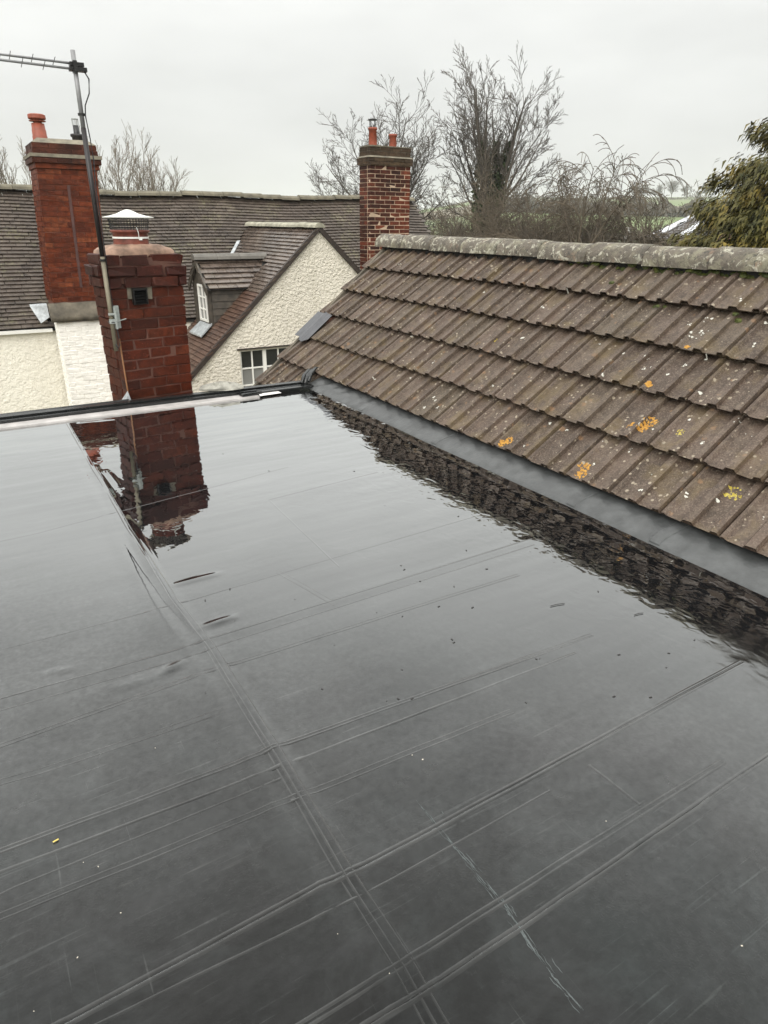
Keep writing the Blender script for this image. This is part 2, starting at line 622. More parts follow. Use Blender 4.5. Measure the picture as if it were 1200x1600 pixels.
M['orange'] = leaf_mat('orange_lichen', (0.26, 0.13, 0.025), (0.40, 0.20, 0.03), (0.46, 0.28, 0.07), 60)
M['yellow'] = leaf_mat('yellow_lichen', (0.24, 0.18, 0.03), (0.38, 0.30, 0.05), (0.42, 0.36, 0.10), 60)
M['white_lichen'] = leaf_mat('white_lichen', (0.36, 0.35, 0.30), (0.55, 0.54, 0.48), (0.62, 0.61, 0.56), 60)
M['lead'] = simple('lead_sheet', (0.20, 0.205, 0.215), rough=0.42, var=0.35, scale=9, bmp=0.4, bscale=18, bdist=0.01)
M['slate_patch'] = simple('grey_patch', (0.062, 0.063, 0.07), rough=0.35, var=0.25, scale=10, bmp=0.2)
M['brick_near'] = brick_mat('brick_near', (0.050, 0.0105, 0.005), (0.088, 0.017, 0.006), (0.135, 0.030, 0.011), wet=0.55, soot=0.45)
M['brick_top'] = brick_mat('brick_top', (0.040, 0.012, 0.009), (0.066, 0.017, 0.011), (0.10, 0.029, 0.018), wet=0.5, soot=0.6)
M['mortar_near'] = simple('mortar_near', (0.075, 0.031, 0.020), rough=0.8, var=0.4, scale=7, bmp=0.5, bscale=60)
M['flaunch'] = simple('flaunching', (0.24, 0.15, 0.105), rough=0.7, var=0.65, scale=9, bmp=0.5, bscale=25, bdist=0.012)
M['brick_left'] = brick_mat('brick_left', (0.085, 0.018, 0.008), (0.165, 0.036, 0.013), (0.25, 0.070, 0.028), wet=0.6, soot=0.4)
M['brick_left_top'] = brick_mat('brick_left_top', (0.050, 0.016, 0.010), (0.085, 0.025, 0.014), (0.12, 0.04, 0.022), wet=0.6, soot=0.6)
M['mortar_left'] = simple('mortar_left', (0.13, 0.048, 0.028), rough=0.85, var=0.35, scale=5, bmp=0.3)
M['brick_right'] = brick_mat('brick_right', (0.040, 0.015, 0.011), (0.085, 0.026, 0.016), (0.15, 0.042, 0.022), wet=0.6, soot=0.45)
M['brick_right_red'] = brick_mat('brick_right_red', (0.11, 0.030, 0.018), (0.16, 0.042, 0.022), (0.21, 0.06, 0.030), wet=0.6, soot=0.25)
M['mortar_right'] = simple('mortar_right', (0.46, 0.34, 0.24), rough=0.85, var=0.25, scale=6, bmp=0.3)
M['cap_brick'] = brick_mat('cap_brick', (0.050, 0.036, 0.022), (0.085, 0.055, 0.034), (0.12, 0.08, 0.045), wet=0.7, soot=0.5)
M['cap_stone'] = simple('weathered_cap', (0.17, 0.15, 0.11), rough=0.8, var=0.5, scale=7, bmp=0.5, bscale=25)
M['cement'] = simple('dark_cement', (0.10, 0.085, 0.062), rough=0.8, var=0.55, scale=5, bmp=0.6, bscale=22, bdist=0.02)
M['pot'] = simple('terracotta', (0.26, 0.062, 0.032), rough=0.55, var=0.35, scale=9, bmp=0.3)
M['pot_dark'] = simple('sooty_terracotta', (0.16, 0.042, 0.026), rough=0.55, var=0.5, scale=12, bmp=0.3)
M['pot_black'] = simple('sooty_pot', (0.022, 0.02, 0.02), rough=0.6, var=0.3, bmp=0.2)
M['pale_metal'] = simple('pale_cowl_metal', (0.72, 0.72, 0.68), rough=0.35, var=0.12, scale=20, bmp=0.1)
M['wire'] = simple('dark_wire', (0.022, 0.022, 0.025), rough=0.4, metal=0.0, bmp=0)
M['mast_grey'] = simple('aerial_alloy', (0.27, 0.27, 0.275), rough=0.45, metal=0.3, var=0.2, scale=12, bmp=0)
M['mast_black'] = simple('black_mast', (0.012, 0.009, 0.009), rough=0.4, bmp=0)
M['mast_low'] = simple('olive_mast', (0.17, 0.15, 0.105), rough=0.55, metal=0.2, var=0.25, scale=14, bmp=0)  # olive grey length of mast below the black one
M['galv'] = simple('galvanised', (0.30, 0.32, 0.30), rough=0.5, metal=0.3, var=0.3, scale=30, bmp=0.1)
M['black_plastic'] = simple('black_plastic', (0.006, 0.006, 0.006), rough=0.35, bmp=0)
M['clay'] = plain_tile_mat('clay_tile_brown', (0.046, 0.034, 0.026), (0.074, 0.056, 0.043), (0.10, 0.078, 0.062), lich=0.55, rough=0.6)
M['clay_wing'] = plain_tile_mat('clay_tile_purple', (0.064, 0.047, 0.037), (0.10, 0.074, 0.058), (0.135, 0.105, 0.086), lich=0.15, rough=0.27)
M['clay_red'] = plain_tile_mat('clay_tile_red', (0.055, 0.030, 0.021), (0.088, 0.047, 0.032), (0.115, 0.068, 0.048), lich=0.05, rough=0.4)
M['house_ridge'] = simple('house_ridge', (0.13, 0.115, 0.08), rough=0.8, var=0.5, scale=6, bmp=0.5, bscale=30)
M['wing_ridge'] = simple('wing_ridge', (0.30, 0.285, 0.22), rough=0.8, var=0.4, scale=8, bmp=0.4, bscale=30)
M['dormer_ridge'] = simple('dormer_ridge', (0.115, 0.105, 0.09), rough=0.6, var=0.3, scale=8, bmp=0.3, bscale=30)
M['roughcast'] = roughcast_mat('cream_roughcast', (0.86, 0.80, 0.68), 20, 0.06, 1.0)
M['render_wall'] = roughcast_mat('cream_render', (0.87, 0.83, 0.72), 12, 0.04, 0.7)
M['white_paint'] = simple('white_paint', (0.80, 0.79, 0.74), rough=0.5, var=0.06, scale=4, bmp=0.1)
M['white_brick'] = simple('painted_brick', (0.87, 0.84, 0.78), rough=0.6, var=0.08, scale=7, bmp=0.6, bscale=22, bdist=0.02)
M['barge'] = simple('dark_barge', (0.032, 0.022, 0.017), rough=0.6, var=0.3, bmp=0.2)
M['boards'] = simple('weathered_boards', (0.060, 0.050, 0.038), rough=0.6, var=0.5, scale=9, bmp=0.5, bscale=30)
M['lead_pale'] = simple('pale_lead', (0.36, 0.38, 0.39), rough=0.45, var=0.35, scale=14, bmp=0.5, bscale=16, bdist=0.02)
M['glass'] = simple('dark_glass', (0.02, 0.02, 0.022), rough=0.06, var=0.4, scale=2, bmp=0, spec=0.6)
M['curtain_glass'] = simple('blind_glass', (0.21, 0.21, 0.20), rough=0.10, var=0.15, scale=3, bmp=0)
M['paper'] = simple('wet_paper', (0.70, 0.67, 0.65), rough=0.4, var=0.12, scale=20, bmp=0.1)
M['bark_grey'] = simple('bark_grey', (0.070, 0.060, 0.047), rough=0.85, var=0.35, scale=4, bmp=0.3, bscale=12, bdist=0.03)
M['twig_grey'] = simple('twig_grey', (0.088, 0.074, 0.060), rough=0.8, var=0.3, scale=1, bmp=0)
M['twig_pale'] = simple('twig_pale', (0.20, 0.168, 0.13), rough=0.8, var=0.2, scale=1, bmp=0)
M['twig_brown'] = simple('twig_brown', (0.105, 0.082, 0.056), rough=0.8, var=0.4, scale=1.3, bmp=0)
M['twig_far'] = simple('twig_far', (0.10, 0.085, 0.06), rough=0.9, var=0.3, scale=0.3, bmp=0)
M['ivy'] = leaf_mat('ivy_leaf', (0.018, 0.026, 0.010), (0.034, 0.048, 0.018), (0.06, 0.08, 0.03), 3)
M['conifer'] = leaf_mat('golden_conifer', (0.022, 0.026, 0.005), (0.075, 0.066, 0.011), (0.22, 0.155, 0.026), 2.6)
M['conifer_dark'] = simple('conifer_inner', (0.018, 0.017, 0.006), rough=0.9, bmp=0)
M['slate'] = simple('far_slate', (0.13, 0.12, 0.12), rough=0.4, var=0.3, scale=3, bmp=0.2)
M['panel'] = simple('rooflight_panel', (0.60, 0.62, 0.66), rough=0.2, var=0.05, bmp=0)
M['far_wall'] = simple('far_brick', (0.20, 0.11, 0.08), rough=0.8, var=0.3, bmp=0)
M['fence'] = simple('fence_wood', (0.15, 0.125, 0.085), rough=0.8, var=0.3, bmp=0.1)
M['grass'] = simple('dull_grass', (0.075, 0.085, 0.035), rough=0.95, var=0.35, scale=0.25, bmp=0)
M['field'] = simple('green_field', (0.125, 0.165, 0.055), rough=0.95, var=0.18, scale=0.04, bmp=0)
M['field2'] = simple('pale_field', (0.14, 0.165, 0.07), rough=0.95, var=0.15, scale=0.03, bmp=0)
M['plough'] = simple('brown_field', (0.13, 0.105, 0.065), rough=0.95, var=0.2, scale=0.05, bmp=0)
M['debris'] = simple('pale_chips', (0.55, 0.50, 0.42), rough=0.6, var=0.4, scale=30, bmp=0)
M['debris_dark'] = simple('dark_chips', (0.015, 0.013, 0.012), rough=0.6, bmp=0)
M['straw'] = simple('straw', (0.62, 0.48, 0.12), rough=0.6, bmp=0)
M['wall_brick'] = simple('own_wall', (0.20, 0.09, 0.06), rough=0.85, var=0.3, scale=8)


# ================================================================== TERRAIN
def ground_h(r):
    pts = [(0, -4.0), (60, -4.0), (110, -3.2), (170, -1.6), (235, 1.5), (290, 5.0), (430, 12.5), (620, 22.5), (800, 25.0), (1600, 25.0)]
    for (a, ha), (b, hb) in zip(pts, pts[1:]):
        if r <= b:
            k = (r - a) / (b - a)
            return ha + (hb - ha) * k
    return pts[-1][1]


def terr(x, y):
    r = math.hypot(x, y)
    a = math.atan2(x, y) % (2 * math.pi)
    h = ground_h(r)
    if h > -4:
        w = 1 + 0.10 * math.sin(a * 3 + 1.0) + 0.06 * math.sin(a * 7 + r * 0.01)
        dg = math.degrees(a)
        k = min(1, max(0, (dg - 30) / 12)) if dg < 200 else min(1, max(0, (330 - dg) / 20))
        k = k * k * (3 - 2 * k)
        h = -4 + (h + 4) * w * (.42 + .58 * k)
    return h


def terrain():
    rr = [0, 8, 20, 35, 60, 85, 110, 140, 170, 200, 235, 262, 290, 330, 380, 430, 480, 530, 560, 590, 620, 700, 800, 1100, 1600]
    na = 180
    vs = []
    for r in rr:
        for k in range(na):
            a = 2 * math.pi * k / na
            vs.append((r * math.sin(a), r * math.cos(a), terr(r * math.sin(a), r * math.cos(a))))
    fs, mi = [], []
    for i in range(len(rr) - 1):
        for k in range(na):
            k2 = (k + 1) % na
            fs.append((i * na + k, (i + 1) * na + k, (i + 1) * na + k2, i * na + k2))
            az = k * 360 / na
            r = rr[i]
            if r < 170:
                m = 0
            elif r < 290:
                m = 1 if (az % 31) > 6 else 2
            elif r < 430:
                m = 3
            elif r < 530:
                m = 1 if (az % 19) > 9 else 3
            elif r < 590:
                m = 2
            else:
                m = 2 if (az % 13) > 5 else 1
            mi.append(m)
    np_mesh('ground', vs, fs, [M['grass'], M['field'], M['field2'], M['plough']], smooth=True, matidx=mi)['kind'] = 'structure'


terrain()


# ================================================================== FLAT ROOF
FX1 = 2.41            # foot of the upstand along the tiled roof
FY1 = 5.055           # inner edge of the far ledge
DECK = []             # relief terms
fold_px = [(105, 660), (140, 722), (175, 780), (205, 833), (270, 935), (330, 1010), (430, 1170), (545, 1365), (640, 1510), (690, 1600), (760, 1720)]
fold = np.array([on_z(*p)[:2] for p in fold_px])


def fold_x(y):
    return np.interp(y, fold[::-1, 1], fold[::-1, 0])


WRINK = [((275, 913), (342, 896), 0.006, 0.012), ((320, 979), (368, 964), 0.010, 0.012), ((255, 1052), (282, 1036), 0.010, 0.016),
         ((70, 1053), (118, 1045), 0.006, 0.009), ((180, 1075), (240, 1058), 0.005, 0.009), ((205, 830), (240, 893), 0.006, 0.013),
         ((150, 728), (174, 778), 0.005, 0.012), ((125, 660), (180, 655), 0.003, 0.012), ((165, 735), (185, 760), 0.004, 0.014)]
WR = [(on_z(*a)[:2], on_z(*b)[:2], h, w) for a, b, h, w in WRINK]


seams = [  # (pixel polyline of the photo, ridge half width m, height m, separation of a twin ridge m)
    ([(-260, 1160), (0, 1092), (293, 1011), (335, 996), (830, 842)], .004, .0016, 0),
    ([(-260, 1180), (0, 1110), (310, 1022), (352, 1005), (835, 851)], .003, .0012, 0),
    ([(-200, 1228), (0, 1165), (330, 1047), (375, 1034), (810, 898)], .003, .0012, .014),
    ([(-150, 1380), (0, 1330), (385, 1186), (430, 1168), (925, 992)], .004, .0022, .011),
    ([(-150, 1412), (0, 1362), (400, 1212), (445, 1195), (900, 1020)], .0045, .0022, 0),
    ([(-100, 1470), (0, 1432), (430, 1258), (480, 1241), (800, 1110)], .003, .0011, .016),
    ([(-100, 1470), (0, 1395), (440, 1216)], .003, .0010, 0),
    ([(0, 1648), (105, 1596), (500, 1385), (545, 1366), (585, 1346), (1160, 1034)], .0050, .003, .012),
    ([(0, 1690), (140, 1606), (560, 1402), (700, 1325), (860, 1235)], .003, .0013, 0),
    ([(380, 1660), (470, 1605), (630, 1507), (650, 1493), (1130, 1190)], .0040, .002, .012),
    ([(500, 1660), (560, 1612), (650, 1558), (672, 1545), (1290, 1120)], .0050, .0028, .009),
    ([(-200, 1062), (0, 1016), (290, 940), (740, 808)], .0025, .0009, 0),
    ([(-100, 868), (60, 833), (450, 730)], .0025, .0008, 0),
    ([(-100, 1250), (60, 1205), (350, 1110)], .0025, .0009, .02),
    ([(420, 781), (590, 738)], .004, .0010, 0),
    ([(420, 781), (530, 886)], .004, .0010, 0),
    ([(435, 893), (525, 945)], .0025, .0009, .02),
    ([(920, 1195), (1000, 1258)], .005, .0012, 0),
]
WELT = []
for _pl, _hw, _hh, _sp in seams:
    if _hw < .004 or _hh < .0012:
        continue
    _P = [on_z(*p)[:2] for p in _pl]
    for _a, _b in zip(_P, _P[1:]):
        _L = math.hypot(*(_b - _a))
        WELT.append((_a, (_b - _a) / _L, _L, .0010, .026))
        WELT.append((_a + np.array([0, -.06]), (_b - _a) / _L, _L, -.0006, .03))


def deck_h(x, y):
    x = np.asarray(x, float)
    y = np.asarray(y, float)
    h = 0.0007 * np.sin(2.1 * x + 0.7 * y) * np.cos(1.7 * y - 0.4 * x) + 0.0007 * np.sin(4.7 * x - 2.2 * y + 1) + 0.0005 * np.sin(7.3 * y + 2 * x)
    d = x - fold_x(y)
    wob = 0.8 + 0.4 * np.sin(5.1 * y + 1)
    near = np.clip((4.3 - y) / 1.6, 0.12, 1)
    h = h + near * (0.0065 * wob * np.exp(-(d / 0.022) ** 2) + 0.003 * np.exp(-((d + 0.07) / 0.03) ** 2))
    for a, e, L, hh, w in WELT:
        tx = ((x - a[0]) * e[0] + (y - a[1]) * e[1])
        ty = (-(x - a[0]) * e[1] + (y - a[1]) * e[0])
        k = np.clip(np.minimum(tx, L - tx) / .05 + .5, 0, 1)
        h = h + hh * k * np.exp(-(ty / w) ** 2)
    # slow rise next to the upstand and a shallow trough before it
    h = h + 0.003 * np.exp(-((x - FX1) / 0.02) ** 2)
    for a, b, hh, w in WR:
        e = b - a
        L = math.hypot(*e)
        tx = ((x - a[0]) * e[0] + (y - a[1]) * e[1]) / L
        ty = (-(x - a[0]) * e[1] + (y - a[1]) * e[0]) / L
        k = np.clip(tx / L, 0, 1)
        s = np.sqrt(((tx - k * L)) ** 2 + ty ** 2)
        h = h + hh * np.exp(-(s / w) ** 2) * np.sin(math.pi * np.clip(0.15 + 0.7 * k, 0, 1))
    return h


roof = thing('flat_roof_building', 'wet black rubber flat roof with seams filling the foreground', 'flat roof')
xs = np.concatenate([np.linspace(-5, -1.2, 40)[:-1], np.linspace(-1.2, FX1, 260)])
ys = np.concatenate([np.linspace(-3, 0.2, 40)[:-1], np.linspace(0.2, FY1, 330)])
X, Y = np.meshgrid(xs, ys)
Z = deck_h(X, Y)
np_mesh('membrane', np.stack([X.ravel(), Y.ravel(), Z.ravel()], 1), grid_quads(len(xs), len(ys)), M['membrane'], roof, smooth=True)

def strip(pl, hw, hh, sep):
    P = np.array([on_z(*p)[:2] for p in pl])
    seg = np.hypot(*(np.diff(P, axis=0).T))
    s = np.concatenate([[0], np.cumsum(seg)])
    n = max(6, int(s[-1] / 0.035))
    t = np.linspace(0, s[-1], n)
    C = np.stack([np.interp(t, s, P[:, 0]), np.interp(t, s, P[:, 1])], 1)
    ph = rnd.uniform(0, 6)
    T = np.gradient(C, axis=0)
    T /= np.linalg.norm(T, axis=1)[:, None]
    Nn = np.stack([-T[:, 1], T[:, 0]], 1)
    C = C + Nn * (0.0006 * np.sin(t * 6 + ph) + 0.0005 * np.sin(t * 23 + ph))[:, None]
    if sep:
        a = sep / 2
        prof = [(-a - hw * 2, -.0006), (-a - hw * .7, hh), (-a + hw * .7, hh), (-a + hw * 2, -.0008), (a - hw * 2, -.0008), (a - hw * .6, hh * .8), (a + hw * .6, hh * .8), (a + hw * 2, -.0006)]
    else:
        prof = [(-hw * 2.2, -.0006), (-hw * .7, hh), (hw * .7, hh), (hw * 2.2, -.0006)]
    vs = []
    for u, z in prof:
        q = C + Nn * u
        amp = 0.7 + 0.3 * np.sin(t * 9 + ph) if z > 0.001 else 1.0
        vs.append(np.stack([q[:, 0], q[:, 1], deck_h(q[:, 0], q[:, 1]) + z * amp], 1))
    V = np.stack(vs, 1).reshape(-1, 3)
    ok = (V[:, 0] < FX1 - 0.01)
    V[~ok, 0] = FX1 - 0.01
    m = len(prof)
    I, J = np.meshgrid(np.arange(m - 1), np.arange(n - 1))
    a_ = (J * m + I).ravel()
    return V, np.stack([a_, a_ + 1, a_ + m + 1, a_ + m], 1)


for pl, hw, hh, sep_ in seams:
    V, Q = strip(pl, hw * .65, hh * .62, sep_)
    np_mesh('seam', V, Q, M['seam'], roof, smooth=True)
# the long lap seam that runs away from the camera on top of the fold
V, Q = strip(fold_px, .0018, .002, .020)
np_mesh('lap_seam', V, Q, M['seam'], roof, smooth=True)
for dx_ in (-22,):
    V, Q = strip([(px + dx_ * (py / 1400.0) ** 2, py) for px, py in fold_px[5:]], .0014, .0011, 0)
    np_mesh('fold_crease', V, Q, M['seam'], roof, smooth=True)

# upstand of grey membrane dressed under the tiles (fillet + sloping face)
EX, EZ = 2.544, 0.101            # eaves edge of the tiles
ny = 240
yy = np.linspace(-3, 5.24, ny)
prof = [(FX1 - .006, .0005), (FX1 - .001, .0050), (FX1 + .005, .0100), (FX1 + .02, .0185), (FX1 + .05, .030), (FX1 + .08, .042), (FX1 + .12, .052), (FX1 + .18, .066), (FX1 + .34, .13)]
vs = []
for j, y in enumerate(yy):
    for i, (x, z) in enumerate(prof):
        k = i / (len(prof) - 1)
        w = 0.0
        if 2 < i < 8:
            w = 0.0018 * math.sin(y * 17 + i) + 0.0022 * math.sin(y * 5.3) * math.sin(y * 31 + i * .8) + (0.006 * math.sin(y * 38 + i * 1.3) if y > 4.6 else 0)
            w *= min(1, max(0.25, (y - 1.0) / 3))
        vs.append((x, y, z + w))
np_mesh('upstand', vs, grid_quads(len(prof), ny), M['upstand'], roof, smooth=True)
for yl in (0.35, 1.62, 2.12, 3.3, 4.25):      # laps where one length of membrane covers the next
    lm = MB()
    yw_ = .055
    for i, (x, z) in enumerate(prof[2:]):
        for q, up in ((0, .0005), (.004, .0032), (yw_, .0032), (yw_ + .004, .0005)):
            lm.v.append((x - up * .6, yl + q + .006 * math.sin(i), z + up))
    for i in range(len(prof) - 3):
        for q in range(3):
            lm.f.append((i * 4 + q, i * 4 + q + 1, i * 4 + q + 5, i * 4 + q + 4))
            lm.m.append(0)
    lm.build('upstand_lap', M['upstand'], roof)
cf = MB()
for k, (dx, dz, r) in enumerate([(0, 0, .028), (.035, .018, .022), (-.03, .01, .02)]):
    cf.tube([(2.40 + dx, 5.20, .03 + dz), (2.45 + dx, 5.26, .075 + dz), (2.53 + dx, 5.33, .10 + dz), (2.64 + dx, 5.36, .085 + dz)], [r * .6, r, r, r * .5], 8)
cf.build('corner_fold', M['trim'], roof, smooth=True)

# far edge: pale wet ledge, black kerb trim with ribs, outer drip
led = MB()
led.box(-5, 1.93, FY1, FY1 + .115, -.05, .012)
led.build('edge_ledge', M['ledge'], roof)
tr = MB()
tr.box(-5, 2.44, FY1 + .117, FY1 + .15, -.05, .032)
tr.box(-5, 2.44, FY1 + .152, FY1 + .172, -.05, .018)
tr.box(-5, 2.44, FY1 + .174, FY1 + .235, -.05, .044)
tr.build('kerb_trim', M['trim'], roof)
dr = MB()
dr.tube([(-5, FY1 + .27, .012), (-1.5, FY1 + .27, .014), (0.98, FY1 + .27, .016)], .03, 10)
dr.build('edge_bead', M['upstand'], roof, smooth=True)
tr2 = MB()
tr2.box(1.90, 2.44, FY1 + .06, FY1 + .115, -.05, .030)
tr2.build('kerb_trim', M['trim'], roof)
wl = MB()
wl.box(-5, 2.44, FY1 - .3, FY1 + .2, -4.2, -.06)
wl.box(-5, -4.8, -3, FY1 - .31, -4.2, -.06)
wl.build('outer_wall', M['wall_brick'], roof)

# ================================================================== TILED ROOF
TH = R_(40)
ct, st_ = math.cos(TH), math.sin(TH)
GAUGE, COVER = 0.312, 0.2945
Y0 = 1.444
PROF = [(0, .002), (.005, .015), (.021, .016), (.034, 0), (.104, 0), (.121, .025), (.162, .025), (.166, .001), (.241, 0), (.256, .024), (.2835, .024), (.2870, .002)]
TL = 0.395


def tile_mesh(seed):
    r = random.Random(seed)
    mb = MB()
    n = len(PROF)
    jl = [r.uniform(-.0025, .0025) for _ in PROF]
    # local: X across (towards -y of the world), Y up the slope, Z normal
    for (s0, dz, j) in ((0.0, 0.0, 1), (TL, -0.056, 0)):
        for i, (u, h) in enumerate(PROF):
            mb.v.append((u, s0 + (jl[i] if j else 0), h - .017 + dz + (r.uniform(-.0012, .0012))))
    for i, (u, h) in enumerate(PROF):
        mb.v.append((u, 0.004, h - .017 - .011))
    for i in range(n - 1):
        mb.f.append((i, i + 1, n + i + 1, n + i))
        mb.f.append((2 * n + i, 2 * n + i + 1, i + 1, i))
        mb.m += [0, 0]
    b = len(mb.v)
    mb.v += [(0, TL, -.085), (PROF[-1][0], TL, -.085)]
    mb.f += [(0, n, b, 2 * n), (n - 1, 3 * n - 1, b + 1, 2 * n - 1), (2 * n, b, b + 1, 3 * n - 1)]
    mb.m += [0, 0, 0]
    return mb.mesh('roof_tile', M['tile'])


tile_meshes = [tile_mesh(s) for s in range(6)]
troof = thing('tiled_roof', 'low pitched brown concrete tiled roof with lichened ridge beside the flat roof', 'tiled roof', (EX, 0, EZ))
Bx = Matrix(((0, ct, -st_), (-1, 0, 0), (0, st_, ct)))      # columns: across, up slope, normal
TB = Bx.to_4x4()


def sag(y, k):
    return 0.010 * math.sin(y * .9 + k) - 0.006 * math.sin(y * 2.3)


for k in range(-3, 5):
    for j in range(-10, 17):
        y = Y0 + COVER * j
        if k < 0 and y < 5.4:
            continue
        if (k, j) in ((1, 16),):
            continue
        o = bpy.data.objects.new('roof_tile', rnd.choice(tile_meshes))
        link(o, troof)
        s = GAUGE * k + rnd.uniform(-.003, .003)
        rot = Matrix.Rotation(rnd.uniform(-.006, .006), 4, 'Z') @ Matrix.Rotation(rnd.uniform(-.004, .004), 4, 'X')
        o.matrix_local = Matrix.Translation((s * ct, y, s * st_ + rnd.uniform(-.002, .002))) @ TB @ rot
# the slipped tile has been replaced with a folded grey sheet
pm = MB()
pw_ = [(0, .012), (.10, .006), (.175, .016), (.20, .034), (.225, .014), (.288, .004)]
for s0, dz, ex in ((-.03, .0, 1), (.30, -.012, 0)):
    for i, (u, h) in enumerate(pw_):
        pm.v.append((u + .0, s0 - (.05 if (ex and 2 <= i <= 4) else 0), h + dz))
npw = len(pw_)
for s0, dz, ex in ((-.03, .0, 1), (.30, -.012, 0)):
    for i, (u, h) in enumerate(pw_):
        pm.v.append((u + .0, s0 - (.05 if (ex and 2 <= i <= 4) else 0), h + dz - .004))
for i in range(npw - 1):
    pm.f += [(i, i + 1, npw + i + 1, npw + i), (2 * npw + i + 1, 2 * npw + i, i, i + 1)]
    pm.m += [0, 0]
po = pm.build('patch_sheet', M['slate_patch'], troof)
po.matrix_local = Matrix.Translation((GAUGE * 1 * ct, Y0 + COVER * 16, GAUGE * 1 * st_)) @ TB
tag(po, 'smooth grey sheet folded in place of a missing tile')
# the tile under the sheet
o = link(bpy.data.objects.new('roof_tile', tile_meshes[0]), troof)
o.matrix_local = Matrix.Translation((GAUGE * ct + .012, Y0 + COVER * 16, GAUGE * st_ - .016)) @ TB

S_APEX = 1.645
us = MB()
us.add([(-.75 * ct + .0, 5.45, -.75 * st_ - .10), (-.75 * ct, 6.12, -.75 * st_ - .10), (0, 6.12, -.10), (0, 5.45, -.10)], [(0, 1, 2, 3)])
us.add([(.05 * ct, -1.8, .05 * st_ - .10), (.05 * ct, 6.12, .05 * st_ - .10), (S_APEX * ct, 6.12, S_APEX * st_ - .10), (S_APEX * ct, -1.8, S_APEX * st_ - .10)], [(0, 1, 2, 3)])
us.build('underlay', M['felt'], troof)
AX, AZ = S_APEX * ct, S_APEX * st_
fs_ = MB()
npf = 0
cols = []
for j in range(27):
    y = Y0 + COVER * (j - 10)
    for u, h in PROF[::3]:
        cols.append((y - u, h))
base = 0
for a in (0, 1):
    for yv, h in cols:
        s = a * 2.2
        fs_.v.append((AX + s * ct, yv, AZ - s * st_ - .04 + h))
n = len(cols)
for i in range(n - 1):
    fs_.f.append((i, i + 1, n + i + 1, n + i))
    fs_.m.append(0)
fs_.build('far_slope', M['tile'], troof)
gw = MB()
GY = 6.10
gw.add([(-.7 * ct, GY, -.7 * st_ - .09), (AX, GY, AZ - .09), (AX * 2 + .7 * ct, GY, -.7 * st_ - .09), (AX * 2 + .7 * ct, GY, -4.2), (-.7 * ct, GY, -4.2),
        (-.7 * ct, GY - .2, -.7 * st_ - .09), (AX, GY - .2, AZ - .09), (AX * 2 + .7 * ct, GY - .2, -.7 * st_ - .09), (AX * 2 + .7 * ct, GY - .2, -4.2), (-.7 * ct, GY - .2, -4.2)],
       [(4, 3, 2, 1, 0), (5, 6, 7, 8, 9), (0, 1, 6, 5), (1, 2, 7, 6), (2, 3, 8, 7), (4, 0, 5, 9)])
gw.build('gable_wall', M['wall_brick'], troof)
# verge mortar / undercloak strip
vg = MB()
vg.add([(-.7 * ct, 6.135, -.7 * st_ - .035), (AX, 6.135, AZ - .035), (AX, 6.135, AZ - .10), (-.7 * ct, 6.135, -.7 * st_ - .10),
        (-.7 * ct, 6.10, -.7 * st_ - .035), (AX, 6.10, AZ - .035), (AX, 6.10, AZ - .10), (-.7 * ct, 6.10, -.7 * st_ - .10)],
       [(0, 1, 2, 3), (7, 6, 5, 4), (0, 4, 5, 1), (3, 2, 6, 7)])
vg.build('verge', M['cement'], troof)


def ridge_mesh(seed):
    r = random.Random(seed)
    mb = MB()
    L = .455
    n, m = 11, 6
    for i in range(m):
        y = -L * i / (m - 1)
        for k in range(n):
            a = math.pi * (k / (n - 1)) * 1.12 - .06 * math.pi
            rad = .106 + r.uniform(-.0025, .0025) + (.004 if i in (0,) else 0)
            mb.v.append((-rad * 1.02 * math.cos(a), y + r.uniform(-.002, .002), rad * math.sin(a) * .92))
    for i in range(m):
        y = -L * i / (m - 1)
        for k in (0, n - 1):
            pass
    for i in range(m - 1):
        for k in range(n - 1):
            mb.f.append((i * n + k, i * n + k + 1, (i + 1) * n + k + 1, (i + 1) * n + k))
            mb.m.append(0)
    b = len(mb.v)
    for e in (0, m - 1):
        mb.f.append(tuple(e * n + k for k in range(n)) if e == 0 else tuple(e * n + k for k in range(n))[::-1])
        mb.m.append(0)
    return mb.mesh('ridge_tile', M['ridge'], smooth=False)


ridge_meshes = [ridge_mesh(40 + s) for s in range(4)]
for me in ridge_meshes:
    me.polygons.foreach_set('use_smooth', [len(p.vertices) == 4 for p in me.polygons])
ry = 6.21
while ry > -1.6:
    o = link(bpy.data.objects.new('ridge_tile', rnd.choice(ridge_meshes)), troof)
    o.matrix_local = Matrix.Translation((AX + rnd.uniform(-.004, .004), ry, AZ - .060 + rnd.uniform(-.006, .004) - 0.012 * math.sin(max(0, ry) / 6.2 * math.pi))) @ Matrix.Rotation(rnd.uniform(-.012, .012), 4, 'X') @ Matrix.Rotation(rnd.uniform(-.01, .01), 4, 'Z')
    ry -= .463
bd = MB()
bd.box(AX - .06, AX + .06, -1.7, 6.16, AZ - .13, AZ - .02)
bd.build('shaded_bedding', M['felt'], troof)  # bedding coloured near black: shade of the gap under the ridge painted in


def tile_top(s, y):
    """point on the tiled surface, local to the roof thing"""
    j = math.floor((Y0 - y) / COVER) if False else None
    u = (Y0 - y) % COVER
    h = np.interp(u, [p[0] for p in PROF], [p[1] for p in PROF])
    k = s % GAUGE
    off = h - .017 - .056 * k / TL
    return Vector((s * ct - off * st_, y, s * st_ + off * ct))


def slope_at(px, py):
    """pixel of the photo -> (s, y) on the tile plane"""
    nrm = np.array([-st_, 0, ct])
    d = ray(px, py)
    p0 = np.array([EX, 0, EZ])
    q = CAM + d * (np.dot(p0 - CAM, nrm) / np.dot(d, nrm)) - p0
    return q[0] * ct + q[2] * st_, q[1]


